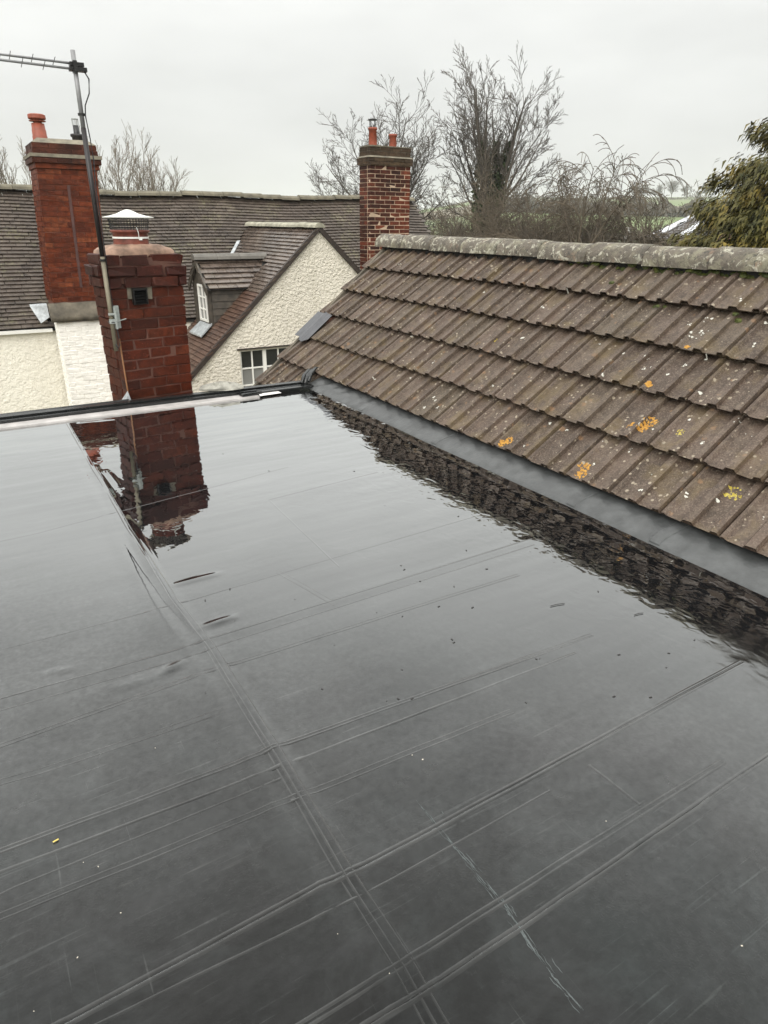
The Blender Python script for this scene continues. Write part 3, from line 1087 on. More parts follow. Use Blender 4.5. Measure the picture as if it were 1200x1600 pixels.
def crust(spots, mat, name, rs, n, thick):
    mb = MB()
    for px, py, rad in spots:
        s0, y0 = slope_at(px, py)
        for _ in range(n):
            a = rnd.uniform(0, 6.28)
            q = rad * math.sqrt(rnd.random())
            cs, cy = s0 + q * math.cos(a), y0 + q * math.sin(a)
            r = rs * rnd.uniform(.4, 1.3)
            kk = 7
            ctr = tile_top(cs, cy) + Vector((-st_, 0, ct)) * thick * rnd.uniform(.6, 1.4)
            vs = [ctr]
            for i in range(kk):
                an = 6.283 * i / kk
                rr = r * rnd.uniform(.6, 1.2)
                vs.append(tile_top(cs + rr * math.cos(an), cy + rr * math.sin(an)) + Vector((-st_, 0, ct)) * .0006)
            mb.add(vs, [(0, 1 + i, 1 + (i + 1) % kk) for i in range(kk)])
    o = mb.build(name, mat, troof)
    o['kind'] = 'stuff'
    return o


crust([(783, 690, .025), (793, 684, .03), (905, 737, .035), (911, 724, .03), (982, 662, .022), (1003, 664, .03), (1015, 652, .035), (745, 533, .02), (1012, 597, .015), (1072, 538, .012)], M['orange'], 'orange_lichen', .0065, 34, .0022)
crust([(1142, 760, .035), (770, 527, .018), (1148, 766, .02), (1060, 668, .02)], M['yellow'], 'yellow_lichen', .006, 26, .002)
ws = [(1080, 522, .03), (1095, 510, .03), (1074, 505, .02), (660, 633, .015), (685, 637, .012), (1016, 567, .016), (975, 690, .02), (1070, 767, .016), (1165, 670, .02), (1150, 650, .016), (674, 560, .014), (845, 475, .012), (838, 472, .01), (1000, 660, .012), (1105, 490, .03), (1160, 470, .03), (640, 520, .012)]
for _ in range(90):
    py = rnd.uniform(400, 850)
    ws.append((rnd.uniform(560, 1195), py, rnd.uniform(.004, .012)))
ws = [w for w in ws if 0.02 < slope_at(w[0], w[1])[0] < 1.5 and slope_at(w[0], w[1])[1] < 6.0 and slope_at(w[0], w[1])[0] % GAUGE > .03]
crust(ws, M['white_lichen'], 'white_lichen', .0055, 5, .002)
# moss cushions under the ridge and along the courses
mo = MB()
mspots = []
for _ in range(260):
    y = rnd.choice([rnd.uniform(-1, 3.9), rnd.uniform(1.9, 3.6)])
    mspots.append((1.545 + rnd.uniform(-.035, .015), y, rnd.uniform(.007, .019)))
for px, py, r in ((1150, 489, .016), (1146, 484, .014), (1020, 468, .016), (1025, 472, .014), (1035, 470, .012), (955, 441, .014), (1106, 398, .022), (1096, 402, .02), (1190, 418, .02), (880, 395, .014)):
    s, y = slope_at(px, py)
    mspots.append((s, y, r))
for s, y, r in mspots:
    c = tile_top(s, y)
    n, m = 6, 3
    vs = []
    for i in range(m):
        a = (i / m) * math.pi / 2
        for k in range(n):
            b = 6.283 * k / n + i * .5
            rr = r * math.cos(a) * rnd.uniform(.75, 1.25)
            vs.append(c + Vector((rr * math.cos(b) * ct, rr * 1.4 * math.sin(b), rr * math.cos(b) * st_)) + Vector((-st_, 0, ct)) * (r * .8 * math.sin(a)))
    vs.append(c + Vector((-st_, 0, ct)) * r * .8)
    fs = []
    for i in range(m - 1):
        for k in range(n):
            k2 = (k + 1) % n
            fs.append((i * n + k, i * n + k2, (i + 1) * n + k2, (i + 1) * n + k))
    for k in range(n):
        fs.append(((m - 1) * n + k, (m - 1) * n + (k + 1) % n, m * n))
    mo.add(vs, fs)
mo = mo.build('moss', M['moss'], troof)
mo['kind'] = 'stuff'


# ================================================================== BRICKWORK
def brick_variants(mat, n=4, jit=.035, cham=.06, seed=3):
    """unit bricks (-.5...5), chamfered and slightly uneven; scaled on the object"""
    r = random.Random(seed)
    out = []
    for _ in range(n):
        bm = bmesh.new()
        bmesh.ops.create_cube(bm, size=1)
        if cham:
            bmesh.ops.bevel(bm, geom=bm.edges[:], offset=cham, offset_type='OFFSET', segments=1, affect='EDGES')
        for v in bm.verts:
            v.co += Vector((r.uniform(-jit, jit) * .35, r.uniform(-jit, jit) * .6, r.uniform(-jit, jit)))
        me = bpy.data.meshes.new('brick')
        bm.to_mesh(me)
        bm.free()
        me.materials.append(mat)
        out.append(me)
    return out


def lay_course(root, meshes, x0, x1, y0, y1, z, h, depth, sides, phase, joint, rr, jit=.003, bl=.225, mats=None):
    """one course of bricks round a rectangle; sides: subset of 'FLR' ; front = low y"""
    out = []

    def put(cx, cy, L, rz):
        o = bpy.data.objects.new('brick', rr.choice(meshes if mats is None else mats(cx)))
        link(o, root)
        o.location = (cx + rr.uniform(-jit, jit) * .5, cy + rr.uniform(-jit, jit), z + h / 2 + rr.uniform(-.001, .001))
        o.rotation_euler = (rr.uniform(-.01, .01), rr.uniform(-.01, .01), rz + rr.uniform(-.008, .008))
        o.scale = (L - joint, depth, h - joint * .9)
        out.append(o)

    def run(a, b, start):
        xs_ = [a]
        p = a + start
        while p < b - bl * .3:
            xs_.append(p)
            p += bl * rr.uniform(.94, 1.06)
        xs_.append(b)
        return [(u, v) for u, v in zip(xs_, xs_[1:]) if v - u > .03]
    if 'F' in sides:
        for a, b in run(x0, x1, bl * (1 if phase == 0 else .5)):
            put((a + b) / 2, y0 + depth / 2, b - a, 0)
    for sd, xx in (('L', x0 + depth / 2), ('R', x1 - depth / 2)):
        if sd in sides:
            for a, b in run(y0 + depth + joint, y1, bl * (.5 if phase == 0 else 1)):
                put(xx, (a + b) / 2, b - a, math.pi / 2)
    return out


# ---- near chimney
NCX, NCY, NRZ = 1.0, 5.45, R_(9.0)
nc = thing('brick_chimney', 'squat weathered red brick chimney at the flat roof edge with caged pot', 'chimney', (NCX, NCY, 0), NRZ)
rr = random.Random(11)
bmn = brick_variants(M['brick_near'], 5, .05, .05, 5)
bmt = brick_variants(M['brick_top'], 5, .10, .07, 6)
H = .0755
W0, D0 = .545, .375
nco = 12
for c in range(-6, 11):
    z = .005 + c * H
    g = .016 * max(0, c) / 11
    lay_course(nc, bmn, -g, W0 + g, 0, D0, z, H, .10, 'FLR', c % 2, .0065, rr, .004)
zc = .005 + 11 * H
for c, e in ((0, .022), (1, .030), (2, .012)):
    br = lay_course(nc, bmt, -.016 - e, W0 + .016 + e, -e, D0 + e, zc + c * .078, .078, .115, 'FLR', (c + 1) % 2, .011, rr, .010)
    for o in br:
        if o.location.x > W0 - .06:
            o.rotation_euler.y += rr.uniform(.0, .08) * (1 + c)
            o.location.z -= .006 * c
            o.scale.x *= rr.uniform(.82, .96)
core = MB()
core.box(.006, W0 - .006, .006, D0 - .02, -1.0, .86)
core.build('mortar', M['mortar_near'], nc)
core = MB()
core.box(-.016, W0 + .010, -.012, D0, .862, 1.045, jit=.006)
core.build('mortar', M['mortar_near'], nc)
# flaunching: domed mortar cap
fl = MB()
n, m = 28, 7
ccx, ccy = W0 * .5, D0 * .5
for i in range(m):
    k = i / (m - 1)
    for a in range(n):
        an = 2 * math.pi * a / n
        sx, sy = math.cos(an), math.sin(an)
        q = 1 / max(abs(sx), abs(sy))
        blend = k ** 1.3
        rx = (.272 * q * (1 - blend) + .135 * blend)
        ry_ = (.165 * q * (1 - blend) + .135 * blend)
        fl.v.append((ccx + sx * rx + rr.uniform(-.005, .005), ccy + sy * ry_ + rr.uniform(-.005, .005), 1.076 + .058 * math.sin(k * 1.5) + rr.uniform(-.005, .005) - (.03 if i == 0 else 0)))
for i in range(m - 1):
    for a in range(n):
        fl.f.append((i * n + a, i * n + (a + 1) % n, (i + 1) * n + (a + 1) % n, (i + 1) * n + a))
        fl.m.append(0)
fl.f.append(tuple((m - 1) * n + a for a in range(n)))
fl.m.append(0)
fl.build('flaunching', M['flaunch'], nc, smooth=True)
PC = (ccx - .015, ccy, 1.132)
pot = MB()
pot.lathe([(.128, 0), (.126, .05), (.126, .10), (.140, .105), (.142, .125), (.128, .13), (.112, .125), (.105, .02)], PC, 28)
pot.build('chimney_pot', M['pot_dark'], nc, smooth=True)
sb = MB()
sb.lathe([(.1285, .052), (.1315, .052), (.1315, .068), (.1285, .068)], PC, 28)
sb.box(PC[0] + .012, PC[0] + .032, PC[1] - .142, PC[1] - .126, PC[2] + .04, PC[2] + .066)
sb.tube([(PC[0] + .01, PC[1] - .138, PC[2] + .06), (PC[0] + .005, PC[1] - .15, PC[2] + .10), (PC[0] - .005, PC[1] - .152, PC[2] + .15)], .003, 5)
sb.build('strap', M['pale_metal'], nc)
cg = MB()
cr = .138
for k in range(40):
    a = 2 * math.pi * k / 40
    cg.tube([(PC[0] + (cr - .008) * math.cos(a), PC[1] + (cr - .008) * math.sin(a), PC[2] + .10), (PC[0] + cr * 1.04 * math.cos(a), PC[1] + cr * 1.04 * math.sin(a), PC[2] + .225)], .0018, 4, cap=False)
for k in range(7):
    z = PC[2] + .11 + .018 * k
    q = cr - .006 + .012 * k / 7
    cg.tube([(PC[0] + q * math.cos(2 * math.pi * i / 24), PC[1] + q * math.sin(2 * math.pi * i / 24), z) for i in range(25)], .0018, 4, cap=False)
cg.tube([(PC[0] + cr * 1.04 * math.cos(2 * math.pi * i / 24), PC[1] + cr * 1.04 * math.sin(2 * math.pi * i / 24), PC[2] + .226) for i in range(25)], .005, 5, cap=False)
cg.build('cowl_cage', M['wire'], nc)
ca = MB()
n = 32
prof_c = [(.165, .228), (.168, .236), (.12, .248), (.08, .265), (.045, .286), (.015, .300), (.0, .302)]
for i, (r0, z0) in enumerate(prof_c):
    for k in range(n):
        a = 2 * math.pi * k / n
        q = min(1.12, 1 / max(abs(math.cos(a)), abs(math.sin(a)))) if i < 3 else 1
        ca.v.append((PC[0] + r0 * q * math.cos(a), PC[1] + r0 * q * math.sin(a), PC[2] + z0))
for i in range(len(prof_c) - 1):
    for k in range(n):
        ca.f.append((i * n + k, i * n + (k + 1) % n, (i + 1) * n + (k + 1) % n, (i + 1) * n + k))
        ca.m.append(0)
ca.f.append(tuple(range(n))[::-1])
ca.m.append(0)
ca.build('cowl_cap', M['pale_metal'], nc, smooth=False)
for o in list(nc.children):
    if o.name.split('.')[0] in ('chimney_pot', 'strap', 'cowl_cage', 'cowl_cap'):
        o.scale.z = .80
        o.location.z = PC[2] * .20
# black louvred vent in a mortar bed
vz = .765
vb = MB()
vb.box(.105, .295, -.006, .02, vz - .01, vz + .085, jit=.006)
vb.build('vent_bedding', M['cap_stone'], nc)
vt = MB()
vt.box(.135, .235, -.020, .0, vz - .045, vz + .068)
vt.box(.130, .240, -.055, -.018, vz + .055, vz + .070)
for k in range(5):
    T = Matrix.Translation((.185, -.030, vz - .035 + .02 * k)) @ Matrix.Rotation(R_(35), 4, 'X')
    vt.box(-.047, .047, -.017, .017, -.002, .002, T)
vt.box(.130, .140, -.050, -.018, vz - .047, vz + .054)
vt.box(.230, .240, -.050, -.018, vz - .047, vz + .054)
vt.build('vent', M['black_plastic'], nc)
ls = MB()
ls.add([(-.035, -.035, .0), (.012, -.035, .0), (-.004, -.02, .085), (-.035, .06, .0)], [(0, 1, 2), (0, 2, 3), (0, 3, 1), (1, 3, 2)])
ls.build('lead_soaker', M['lead_pale'], nc)
cable = MB()
cable.tube([(-.006, -.012, .48), (-.004, -.012, .30), (-.001, -.012, .12), (.004, -.014, -.02)], .006, 6)
cable.build('corner_cable', simple('copper_cable', (0.22, 0.10, 0.04), rough=.5, bmp=0), nc)

# ---- TV aerial fixed to the near chimney
ax_, ay_ = .955, 5.40
ae = thing('tv_aerial', 'tall tv aerial on a mast strapped to the near brick chimney', 'aerial', (ax_, ay_, 0))
mb = MB(); mb.tube([(0, 0, .40), (0, 0, 1.06)], .016, 12); mb.build('lower_mast', M['mast_low'], ae, True)
mb = MB(); mb.tube([(0, 0, 1.062), (.0, 0, 1.86)], .0165, 12); mb.build('middle_mast', M['mast_black'], ae, True)
mb = MB(); mb.tube([(0, 0, 1.862), (.004, 0, 2.295)], .0145, 12); mb.build('upper_mast', M['mast_grey'], ae, True)
for zz in (2.187, 2.217):
    mb = MB(); mb.tube([(.05, -.02, zz), (-1.1, -.02, zz + .018)], .0075, 8); mb.build('boom', M['mast_grey'], ae, True)
k = -.12
alt = 0
while k > -1.05:
    zz = 2.187 if alt % 2 else 2.217
    mb = MB()
    mb.tube([(k, -.085, zz + .012 - k * .016), (k, .06, zz - .012 - k * .016)], .0022, 5)
    mb.build('element', M['wire'], ae)
    k -= .062
    alt += 1
cl = MB()
cl.box(-.035, .07, -.035, .02, 2.178, 2.200)
cl.box(-.03, .055, -.035, .02, 2.204, 2.226)
cl.box(-.012, .012, -.05, .025, 2.17, 2.232)
cl.build('clamp', M['black_plastic'], ae)
cb = MB()
cb.tube([(.05, -.02, 2.185), (.075, -.02, 2.14), (.065, -.015, 2.06), (.03, -.012, 1.99), (.022, -.012, 1.93), (.03, -.014, 1.80), (.033, -.014, 1.68), (.022, -.012, 1.5), (.019, -.012, 1.1), (.019, -.012, .62), (.03, -.012, .50), (.03, -.014, .44), (.012, -.014, .42), (.0, -.02, .45)], .0045, 6)
cb.build('coax_cable', M['wire'], ae, True)
for zz in (1.93, 1.03, .60):
    mb = MB(); mb.tube([(0, 0, zz), (.0, 0, zz + .014)], .0225, 10); mb.build('cable_tie', M['black_plastic'], ae)
bk = MB()
bk.box(.020, .062, .012, .042, .56, .72)
bk.box(.018, .032, -.03, .05, .56, .72)
bk.box(-.022, .03, -.028, -.018, .60, .632)
bk.box(-.022, .03, -.028, -.018, .66, .675)
bk.tube([(.02, -.01, .61), (.105, .012, .625)], .004, 6)
bk.build('bracket', M['galv'], ae)
ubt = MB()
ubt.tube([(-.022, .02, .61), (-.024, -.02, .61), (0, -.028, .61), (.03, -.02, .61)], .005, 6)
ubt.build('u_bolt', M['wire'], ae)

# ---- pieces lying on the far edge
ms = MB()
n, m = 22, 6
outl = [(-.07, .06), (-.02, .02), (.05, -.02), (.13, -.05), (.21, -.055), (.27, -.03), (.29, .01), (.27, .06), (.18, .085), (.10, .10), (.02, .13), (-.04, .14)]
kk = len(outl)
for lv, (sc, zz) in enumerate(((1.0, 0.0), (1.0, .012), (.75, .032), (.35, .045))):
    for (a, b) in outl:
        ms.v.append((.10 + (a - .10) * sc + rr.uniform(-.006, .006), .04 + (b - .04) * sc + rr.uniform(-.006, .006), zz + rr.uniform(-.005, .005) * lv))
for lv in range(3):
    for i in range(kk):
        ms.f.append((lv * kk + i, lv * kk + (i + 1) % kk, (lv + 1) * kk + (i + 1) % kk, (lv + 1) * kk + i))
        ms.m.append(0)
ms.f.append(tuple(3 * kk + i for i in range(kk)))
ms.m.append(0)
o = ms.build('mortar_lump', simple('mortar_lump', (0.27, 0.26, 0.225), rough=.7, var=.5, scale=14, bmp=.7, bscale=45, bdist=.01), None)
o.location = (1.60, 5.27, .046)
tag(o, 'lumpy grey mortar fillet lying at the foot of the near chimney', 'mortar')
bo = MB()
bo.box(0, .17, 0, .045, 0, .022, jit=.002)
bo.box(.0, .15, .047, .06, 0, .03, jit=.002)
o = bo.build('trim_offcut', M['trim'])
o.location = (1.80, 5.085, .0125)
o.rotation_euler = (0, 0, R_(6))
tag(o, 'short black offcut of edge trim lying on the pale ledge', 'offcut')
pp = MB()
pp.add([(0, 0, 0), (.19, .012, .001), (.185, .10, .004), (.02, .085, .002), (0, 0, .0016), (.19, .012, .0026), (.185, .10, .0056), (.02, .085, .0036)],
       [(3, 2, 1, 0), (4, 5, 6, 7), (0, 1, 5, 4), (1, 2, 6, 5), (2, 3, 7, 6), (3, 0, 4, 7)])
o = pp.build('paper_sheet', M['paper'])
o.location = (1.93, 5.045, .0135)
tag(o, 'wet white paper sheet lying on the roof edge by the corner', 'paper')

# ================================================================== COTTAGE
cot = thing('cottage', 'cream roughcast cottage with long brown tiled roof, gabled wing and dormer', 'house', (0, 0, 0))
EY, EZm = 12.6, -.32                # main eaves
PIT = R_(45)
RY, RZm = 14.70, 1.78
XL, XR = -3.0, 9.92
SLOPE = math.hypot(RY - EY, RZm - EZm)
G = SLOPE / 37.0
GX, GYw, GZ = 5.40, 10.94, 1.235     # wing apex
WL = (3.03, -.985)                   # left foot of the gable rake on the wall plane
wdx, wdz = WL[0] - GX, WL[1] - GZ
WSL = math.hypot(wdx, wdz)
wux, wuz = wdx / WSL, wdz / WSL      # down the left slope


def ridge_sag(x):
    return -.035 * math.sin(max(0, min(1, x / 9.0)) * math.pi) + .02 * math.sin(x * 1.7)


single = []
many = MB()
ct_box = [(0, 0, 0)]


def plain_tile(T, w, l, th, mi=0):
    return T, w, l, th


tiles_all = []     # (matrix, distance key, material key)
rt = random.Random(5)
for k in range(37):
    s = k * G
    nx = int((XR - XL) / .163)
    off = (.5 if k % 2 else 0) * .163
    for j in range(nx + 1):
        x = XL + j * .163 + off
        if x > XR - .08:
            continue
        frac = s / SLOPE
        y = EY + (RY - EY) * frac
        z = EZm + (RZm - EZm) * frac + ridge_sag(x) * frac
        if k < 3 and 1.28 < x < 2.08:
            continue
        # hidden by the wing
        wl = GX + (z - GZ) / (wuz / wux) if z < GZ else None
        if z < GZ - .02:
            half = (GZ - z) / abs(wuz / wux)
            if abs(x - GX) < half - .1:
                continue
        T = Matrix.Translation((x + rt.uniform(-.004, .004), y, z)) @ Matrix.Rotation(PIT - R_(17) + rt.uniform(-.035, .03), 4, 'X') @ Matrix.Rotation(rt.uniform(-.018, .018), 4, 'Y') @ Matrix.Rotation(rt.uniform(-.02, .02), 4, 'Z')
        tiles_all.append((T, 'clay', (x, y, z), .158, G * 1.5))
TRI_B = [(-.5, 0, -.5), (.5, 0, -.5), (.5, 1, -.5), (-.5, 1, -.5), (-.5, 0, .5), (.5, 0, .5), (.5, 1, .5), (-.5, 1, .5)]
TRI_F = [(3, 2, 1, 0), (4, 5, 6, 7), (0, 1, 5, 4), (1, 2, 6, 5), (2, 3, 7, 6), (3, 0, 4, 7)]
# wing left slope
ang_w = math.atan2(-wuz, -wux)       # slope angle going up toward +x
for k in range(46):
    s_up = k * G
    sdist = WSL + .35 - s_up          # distance from the ridge to the tail
    if sdist < .1:
        break
    x = GX + wux * sdist
    z = GZ + wuz * sdist
    yend = EY + (z - EZm) if z > EZm else EY + .2
    y = GYw - .06 + (.5 if k % 2 else 1) * .163
    while y < yend:
        # dormer cut-out
        if not (3.70 < x < 4.75 and 11.70 < y < 12.4 and True and z < .62 and z > -.42):
            T = Matrix.Translation((x, y + rt.uniform(-.004, .004), z + .012)) @ Matrix.Rotation(-ang_w + R_(14) + rt.uniform(-.03, .03), 4, 'Y') @ Matrix.Rotation(rt.uniform(-.02, .02), 4, 'X') @ Matrix.Rotation(-math.pi / 2, 4, 'Z')
            tiles_all.append((T, 'wing' if z > .15 else 'red', (x, y, z), .158, G * 1.5))
        y += .163


def in_view(p):
    d = np.array(p) - CAM
    w = d @ _f
    if w < .1:
        return None
    px = 600 + FPX * (d @ CR) / w
    py = 800 - FPX * (d @ CU) / w
    return px, py, w


def hidden(px, py):
    """rough screen of what other things cover in the photograph"""
    if px < 0 or px > 690 or py > 640:
        return True
    if 48 < px < 168 and py > 170:
        return True
    if 150 < px < 300 and py > 385:
        return True
    if 565 < px < 646:
        return True
    return False


cand = []
for i, (T, mk, p, w_, l_) in enumerate(tiles_all):
    q = in_view(p)
    if q is None or hidden(q[0], q[1]):
        continue
    cand.append((q[2], i))
cand.sort()
wing_first = [c for c in cand]
chosen = set(i for _, i in wing_first[:292])
tm = {}
for mk, mat in (('clay', M['clay']), ('wing', M['clay_wing']), ('red', M['clay_red'])):
    b = MB()
    b.add([(x, y, z) for x, y, z in TRI_B], TRI_F)
    tm[mk] = b.mesh('plain_tile', mat)
rest = MB()
mki = {'clay': 0, 'wing': 1, 'red': 2}
for i, (T, mk, p, w_, l_) in enumerate(tiles_all):
    if i in chosen:
        o = link(bpy.data.objects.new('plain_tile', tm[mk]), cot)
        o.matrix_local = T @ Matrix.Diagonal((w_, l_, .014, 1))
    else:
        S = T @ Matrix.Diagonal((w_, l_, .014, 1))
        rest.add([tuple(S @ Vector(v)) for v in TRI_B], TRI_F, mki[mk])
ro = rest.build('plain_tiles', [M['clay'], M['clay_wing'], M['clay_red']], cot)
ro['kind'] = 'stuff'
# roof decks under the tiles, back slope, walls
dk = MB()
dz_ = .075
dk.add([(XL, EY + .02, EZm - dz_), (XR - .05, EY + .02, EZm - dz_), (XR - .05, RY, RZm - dz_ - .03), (XL, RY, RZm - dz_ - .03)], [(0, 1, 2, 3)])
dk.add([(XL, RY, RZm - dz_ - .03), (XR - .05, RY, RZm - dz_ - .03), (XR - .05, RY + 2.1, EZm - dz_), (XL, RY + 2.1, EZm - dz_)], [(0, 1, 2, 3)])
xb, zb = GX + wux * (WSL + .3), GZ + wuz * (WSL + .3)
dk.add([(xb, GYw, zb - .04), (xb, EY + .6, zb - .04), (GX, EY + 1.55, GZ - .04), (GX, GYw, GZ - .04)], [(0, 1, 2, 3)])
dk.build('roof_deck', M['felt'], cot)
rs = MB()
rs.add([(GX, GYw - .06, GZ + .01), (GX, EY + 1.6, GZ + .01), (GX - wdx * 1.1, EY + .6, GZ + wdz * 1.1), (GX - wdx * 1.1, GYw - .06, GZ + wdz * 1.1)], [(3, 2, 1, 0)])
rs.build('wing_far_slope', M['clay_wing'], cot)
# ridge tiles of the long roof, each a half round
rb = MB()
n = 7
for e in (0, 1):
    for k in range(n):
        a = math.pi * k / (n - 1)
        rb.v.append((e * 1.0, -.11 * math.cos(a), .085 * math.sin(a)))
for k in range(n - 1):
    rb.f.append((k, n + k, n + k + 1, k + 1))
    rb.m.append(0)
rb.f += [tuple(range(n)), tuple(range(2 * n - 1, n - 1, -1))]
rb.m += [0, 0]
rme = {k: rb.mesh('ridge_tile', M[k]) for k in ('house_ridge', 'wing_ridge', 'dormer_ridge')}
x = XL
while x < XR - .2:
    L = .42
    o = link(bpy.data.objects.new('ridge_tile', rme['house_ridge']), cot)
    o.location = (x, RY, RZm + ridge_sag(x) + rt.uniform(-.008, .008))
    o.rotation_euler = (0, rt.uniform(-.012, .012), 0)
    o.scale = (L, 1, 1)
    x += L + .006
y = GYw - .07
while y < EY + 1.45:
    o = link(bpy.data.objects.new('ridge_tile', rme['wing_ridge']), cot)
    o.location = (GX, y, GZ - .02 + rt.uniform(-.004, .004))
    o.rotation_euler = (0, 0, math.pi / 2)
    o.scale = (.40, .9, .9)
    y += .404
vl = MB()   # pale lead valley where the wing meets the long roof
for i in range(3):
    a, b = .18 + i * .14, .30 + i * .14
    z0, z1 = GZ - (1.9 * a), GZ - (1.9 * b)
    x0, x1 = GX + (z0 - GZ) * wux / wuz, GX + (z1 - GZ) * wux / wuz
    y0, y1 = EY + (z0 - EZm), EY + (z1 - EZm)
    vl.add([(x0 - .04, y0 - .06, z0 + .05), (x0 + .03, y0 - .06, z0 + .06), (x1 + .03, y1 - .06, z1 + .06), (x1 - .04, y1 - .06, z1 + .05),
            (x0 - .04, y0 - .06, z0 + .02), (x0 + .03, y0 - .06, z0 + .02), (x1 + .03, y1 - .06, z1 + .02), (x1 - .04, y1 - .06, z1 + .02)], TRI_F)
vl.build('lead_valley', M['lead_pale'], cot)
# walls
w = MB()
w.box(XL, XR - .1, EY + .06, EY + .3, -4.2, EZm - .06)
w.build('front_wall', M['render_wall'], cot)
w = MB()
w.box(XL + .01, XR - .11, RY + 1.8, RY + 2.0, -4.2, EZm - .06)
w.add([(XR - .12, EY + .06, -4.2), (XR - .12, RY + 2.0, -4.2), (XR - .12, RY + 2.0, EZm - .1), (XR - .12, RY, RZm - .12), (XR - .12, EY + .06, EZm - .1)], [(0, 1, 2, 3, 4)])
w.build('rear_walls', M['render_wall'], cot)
fa = MB()
fa.box(XL, 1.275, EY - .03, EY + .05, EZm - .085, EZm - .035)
fa.box(2.09, 3.2, EY - .03, EY + .05, EZm - .085, EZm - .035)
fa.build('eaves_board', M['white_paint'], cot)
# gable wall with window opening built as pieces around it
gx0 = GX + wux * (WSL + .15)
gm = MB()
WX0, WX1, WZ0, WZ1 = 3.88, 4.86, -1.62, -.68
rcol = GX - wdx


def gz(x):
    return GZ - .05 - abs(x - GX) * abs(wdz / wdx)


yw0, yw1 = GYw, GYw + .22


def prism(mb, poly):
    k = len(poly)
    vs = [(x, yw0, z) for x, z in poly] + [(x, yw1, z) for x, z in poly]
    fs = [tuple(range(k)), tuple(range(2 * k - 1, k - 1, -1))] + [(i, k + i, k + (i + 1) % k, (i + 1) % k) for i in range(k)]
    mb.add(vs, fs)


xl = GX + (-4.2 - 0) * 0 + wux * (WSL + .15)
prism(gm, [(xl, -4.2), (WX0, -4.2), (WX0, gz(WX0)), (xl, gz(xl))])
prism(gm, [(WX0, WZ1), (WX1, WZ1), (WX1, gz(WX1)), (WX0, gz(WX0))])
prism(gm, [(WX0, -4.2), (WX1, -4.2), (WX1, WZ0), (WX0, WZ0)])
xr = GX - wux * (WSL + .15)
prism(gm, [(WX1, -4.2), (xr, -4.2), (xr, gz(xr)), (GX, gz(GX)), (WX1, gz(WX1))])
gm.build('gable_wall', M['roughcast'], cot)
sw = MB()
sw.box(xl + .02, xl + .2, yw1 + .002, EY + .05, -4.2, gz(xl) - .03)
sw.build('wing_side_wall', M['render_wall'], cot)
bg = MB()
for sgn in (-1, 1):
    ex = GX + sgn * abs(wux) * (WSL + .3)
    ez = GZ + wuz * (WSL + .3)
    nx_, nz_ = sgn * abs(wuz), abs(wux)
    t0, t1 = -.012, -.085
    P = [(GX, GZ + .02), (ex, ez + .02), (ex - sgn * .01, ez - .07), (GX, GZ - .075)]
    vs = [(a, GYw - .055, b) for a, b in P] + [(a, GYw - .003, b) for a, b in P]
    bg.add(vs, TRI_F if sgn > 0 else [f[::-1] for f in TRI_F])
bg.build('barge_board', M['barge'], cot)
# gable window: two casements, three rows of panes
wn = bpy.data.objects.new('window', None)
link(wn, cot)
fr = MB()
yf0, yf1 = GYw + .05, GYw + .12
fr.box(WX0, WX1, yf0, yf1, WZ1 - .035, WZ1)
fr.box(WX0, WX1, yf0, yf1, WZ0, WZ0 + .04)
xm = 4.335
for a, b in ((WX0, WX0 + .04), (xm - .03, xm + .03), (WX1 - .04, WX1)):
    fr.box(a, b, yf0 + .002, yf1 - .002, WZ0 + .04, WZ1 - .035)
fr.build('frame', M['white_paint'], wn)
for a, b in ((WX0 + .04, xm - .03), (xm + .03, WX1 - .04)):
    gb = MB()
    mid = (a + b) / 2
    gb.box(mid - .011, mid + .011, yf0 + .012, yf1 - .02, WZ0 + .04, WZ1 - .035)
    nr = 3
    for i in range(1, nr):
        z = WZ1 - .035 - (WZ1 - WZ0 - .075) * i / nr
        gb.box(a, b, yf0 + .014, yf1 - .022, z - .012, z + .012)
    gb.build('glazing_bar', M['white_paint'], wn)
    for cc in (0, 1):
        for i in range(nr):
            z1 = WZ1 - .035 - (WZ1 - WZ0 - .075) * i / nr
            z0 = z1 - (WZ1 - WZ0 - .075) / nr
            pn = MB()
            pn.box(a if cc == 0 else mid, mid if cc == 0 else b, yf0 + .035, yf0 + .04, z0 + .001, z1 - .001)
            pn.build('pane', M['glass'] if i == 0 else M['curtain_glass'], wn)
sl_ = MB()
sl_.box(WX0 - .04, WX1 + .04, GYw - .03, GYw + .05, WZ0 - .045, WZ0 - .002)
sl_.build('sill', M['white_paint'], wn)
lt = MB()
lt.box(WX0 - .05, WX1 + .05, GYw - .018, GYw - .002, WZ1 + .002, WZ1 + .025)
lt.build('drip_mould', M['barge'], cot)

# dormer on the left slope of the wing
dm = bpy.data.objects.new('dormer', None)
link(dm, cot)
DX, DYn, DYf, DYr = 3.65, 11.66, 12.46, 12.06
DZr, DZe = .70, .30
fd = MB()
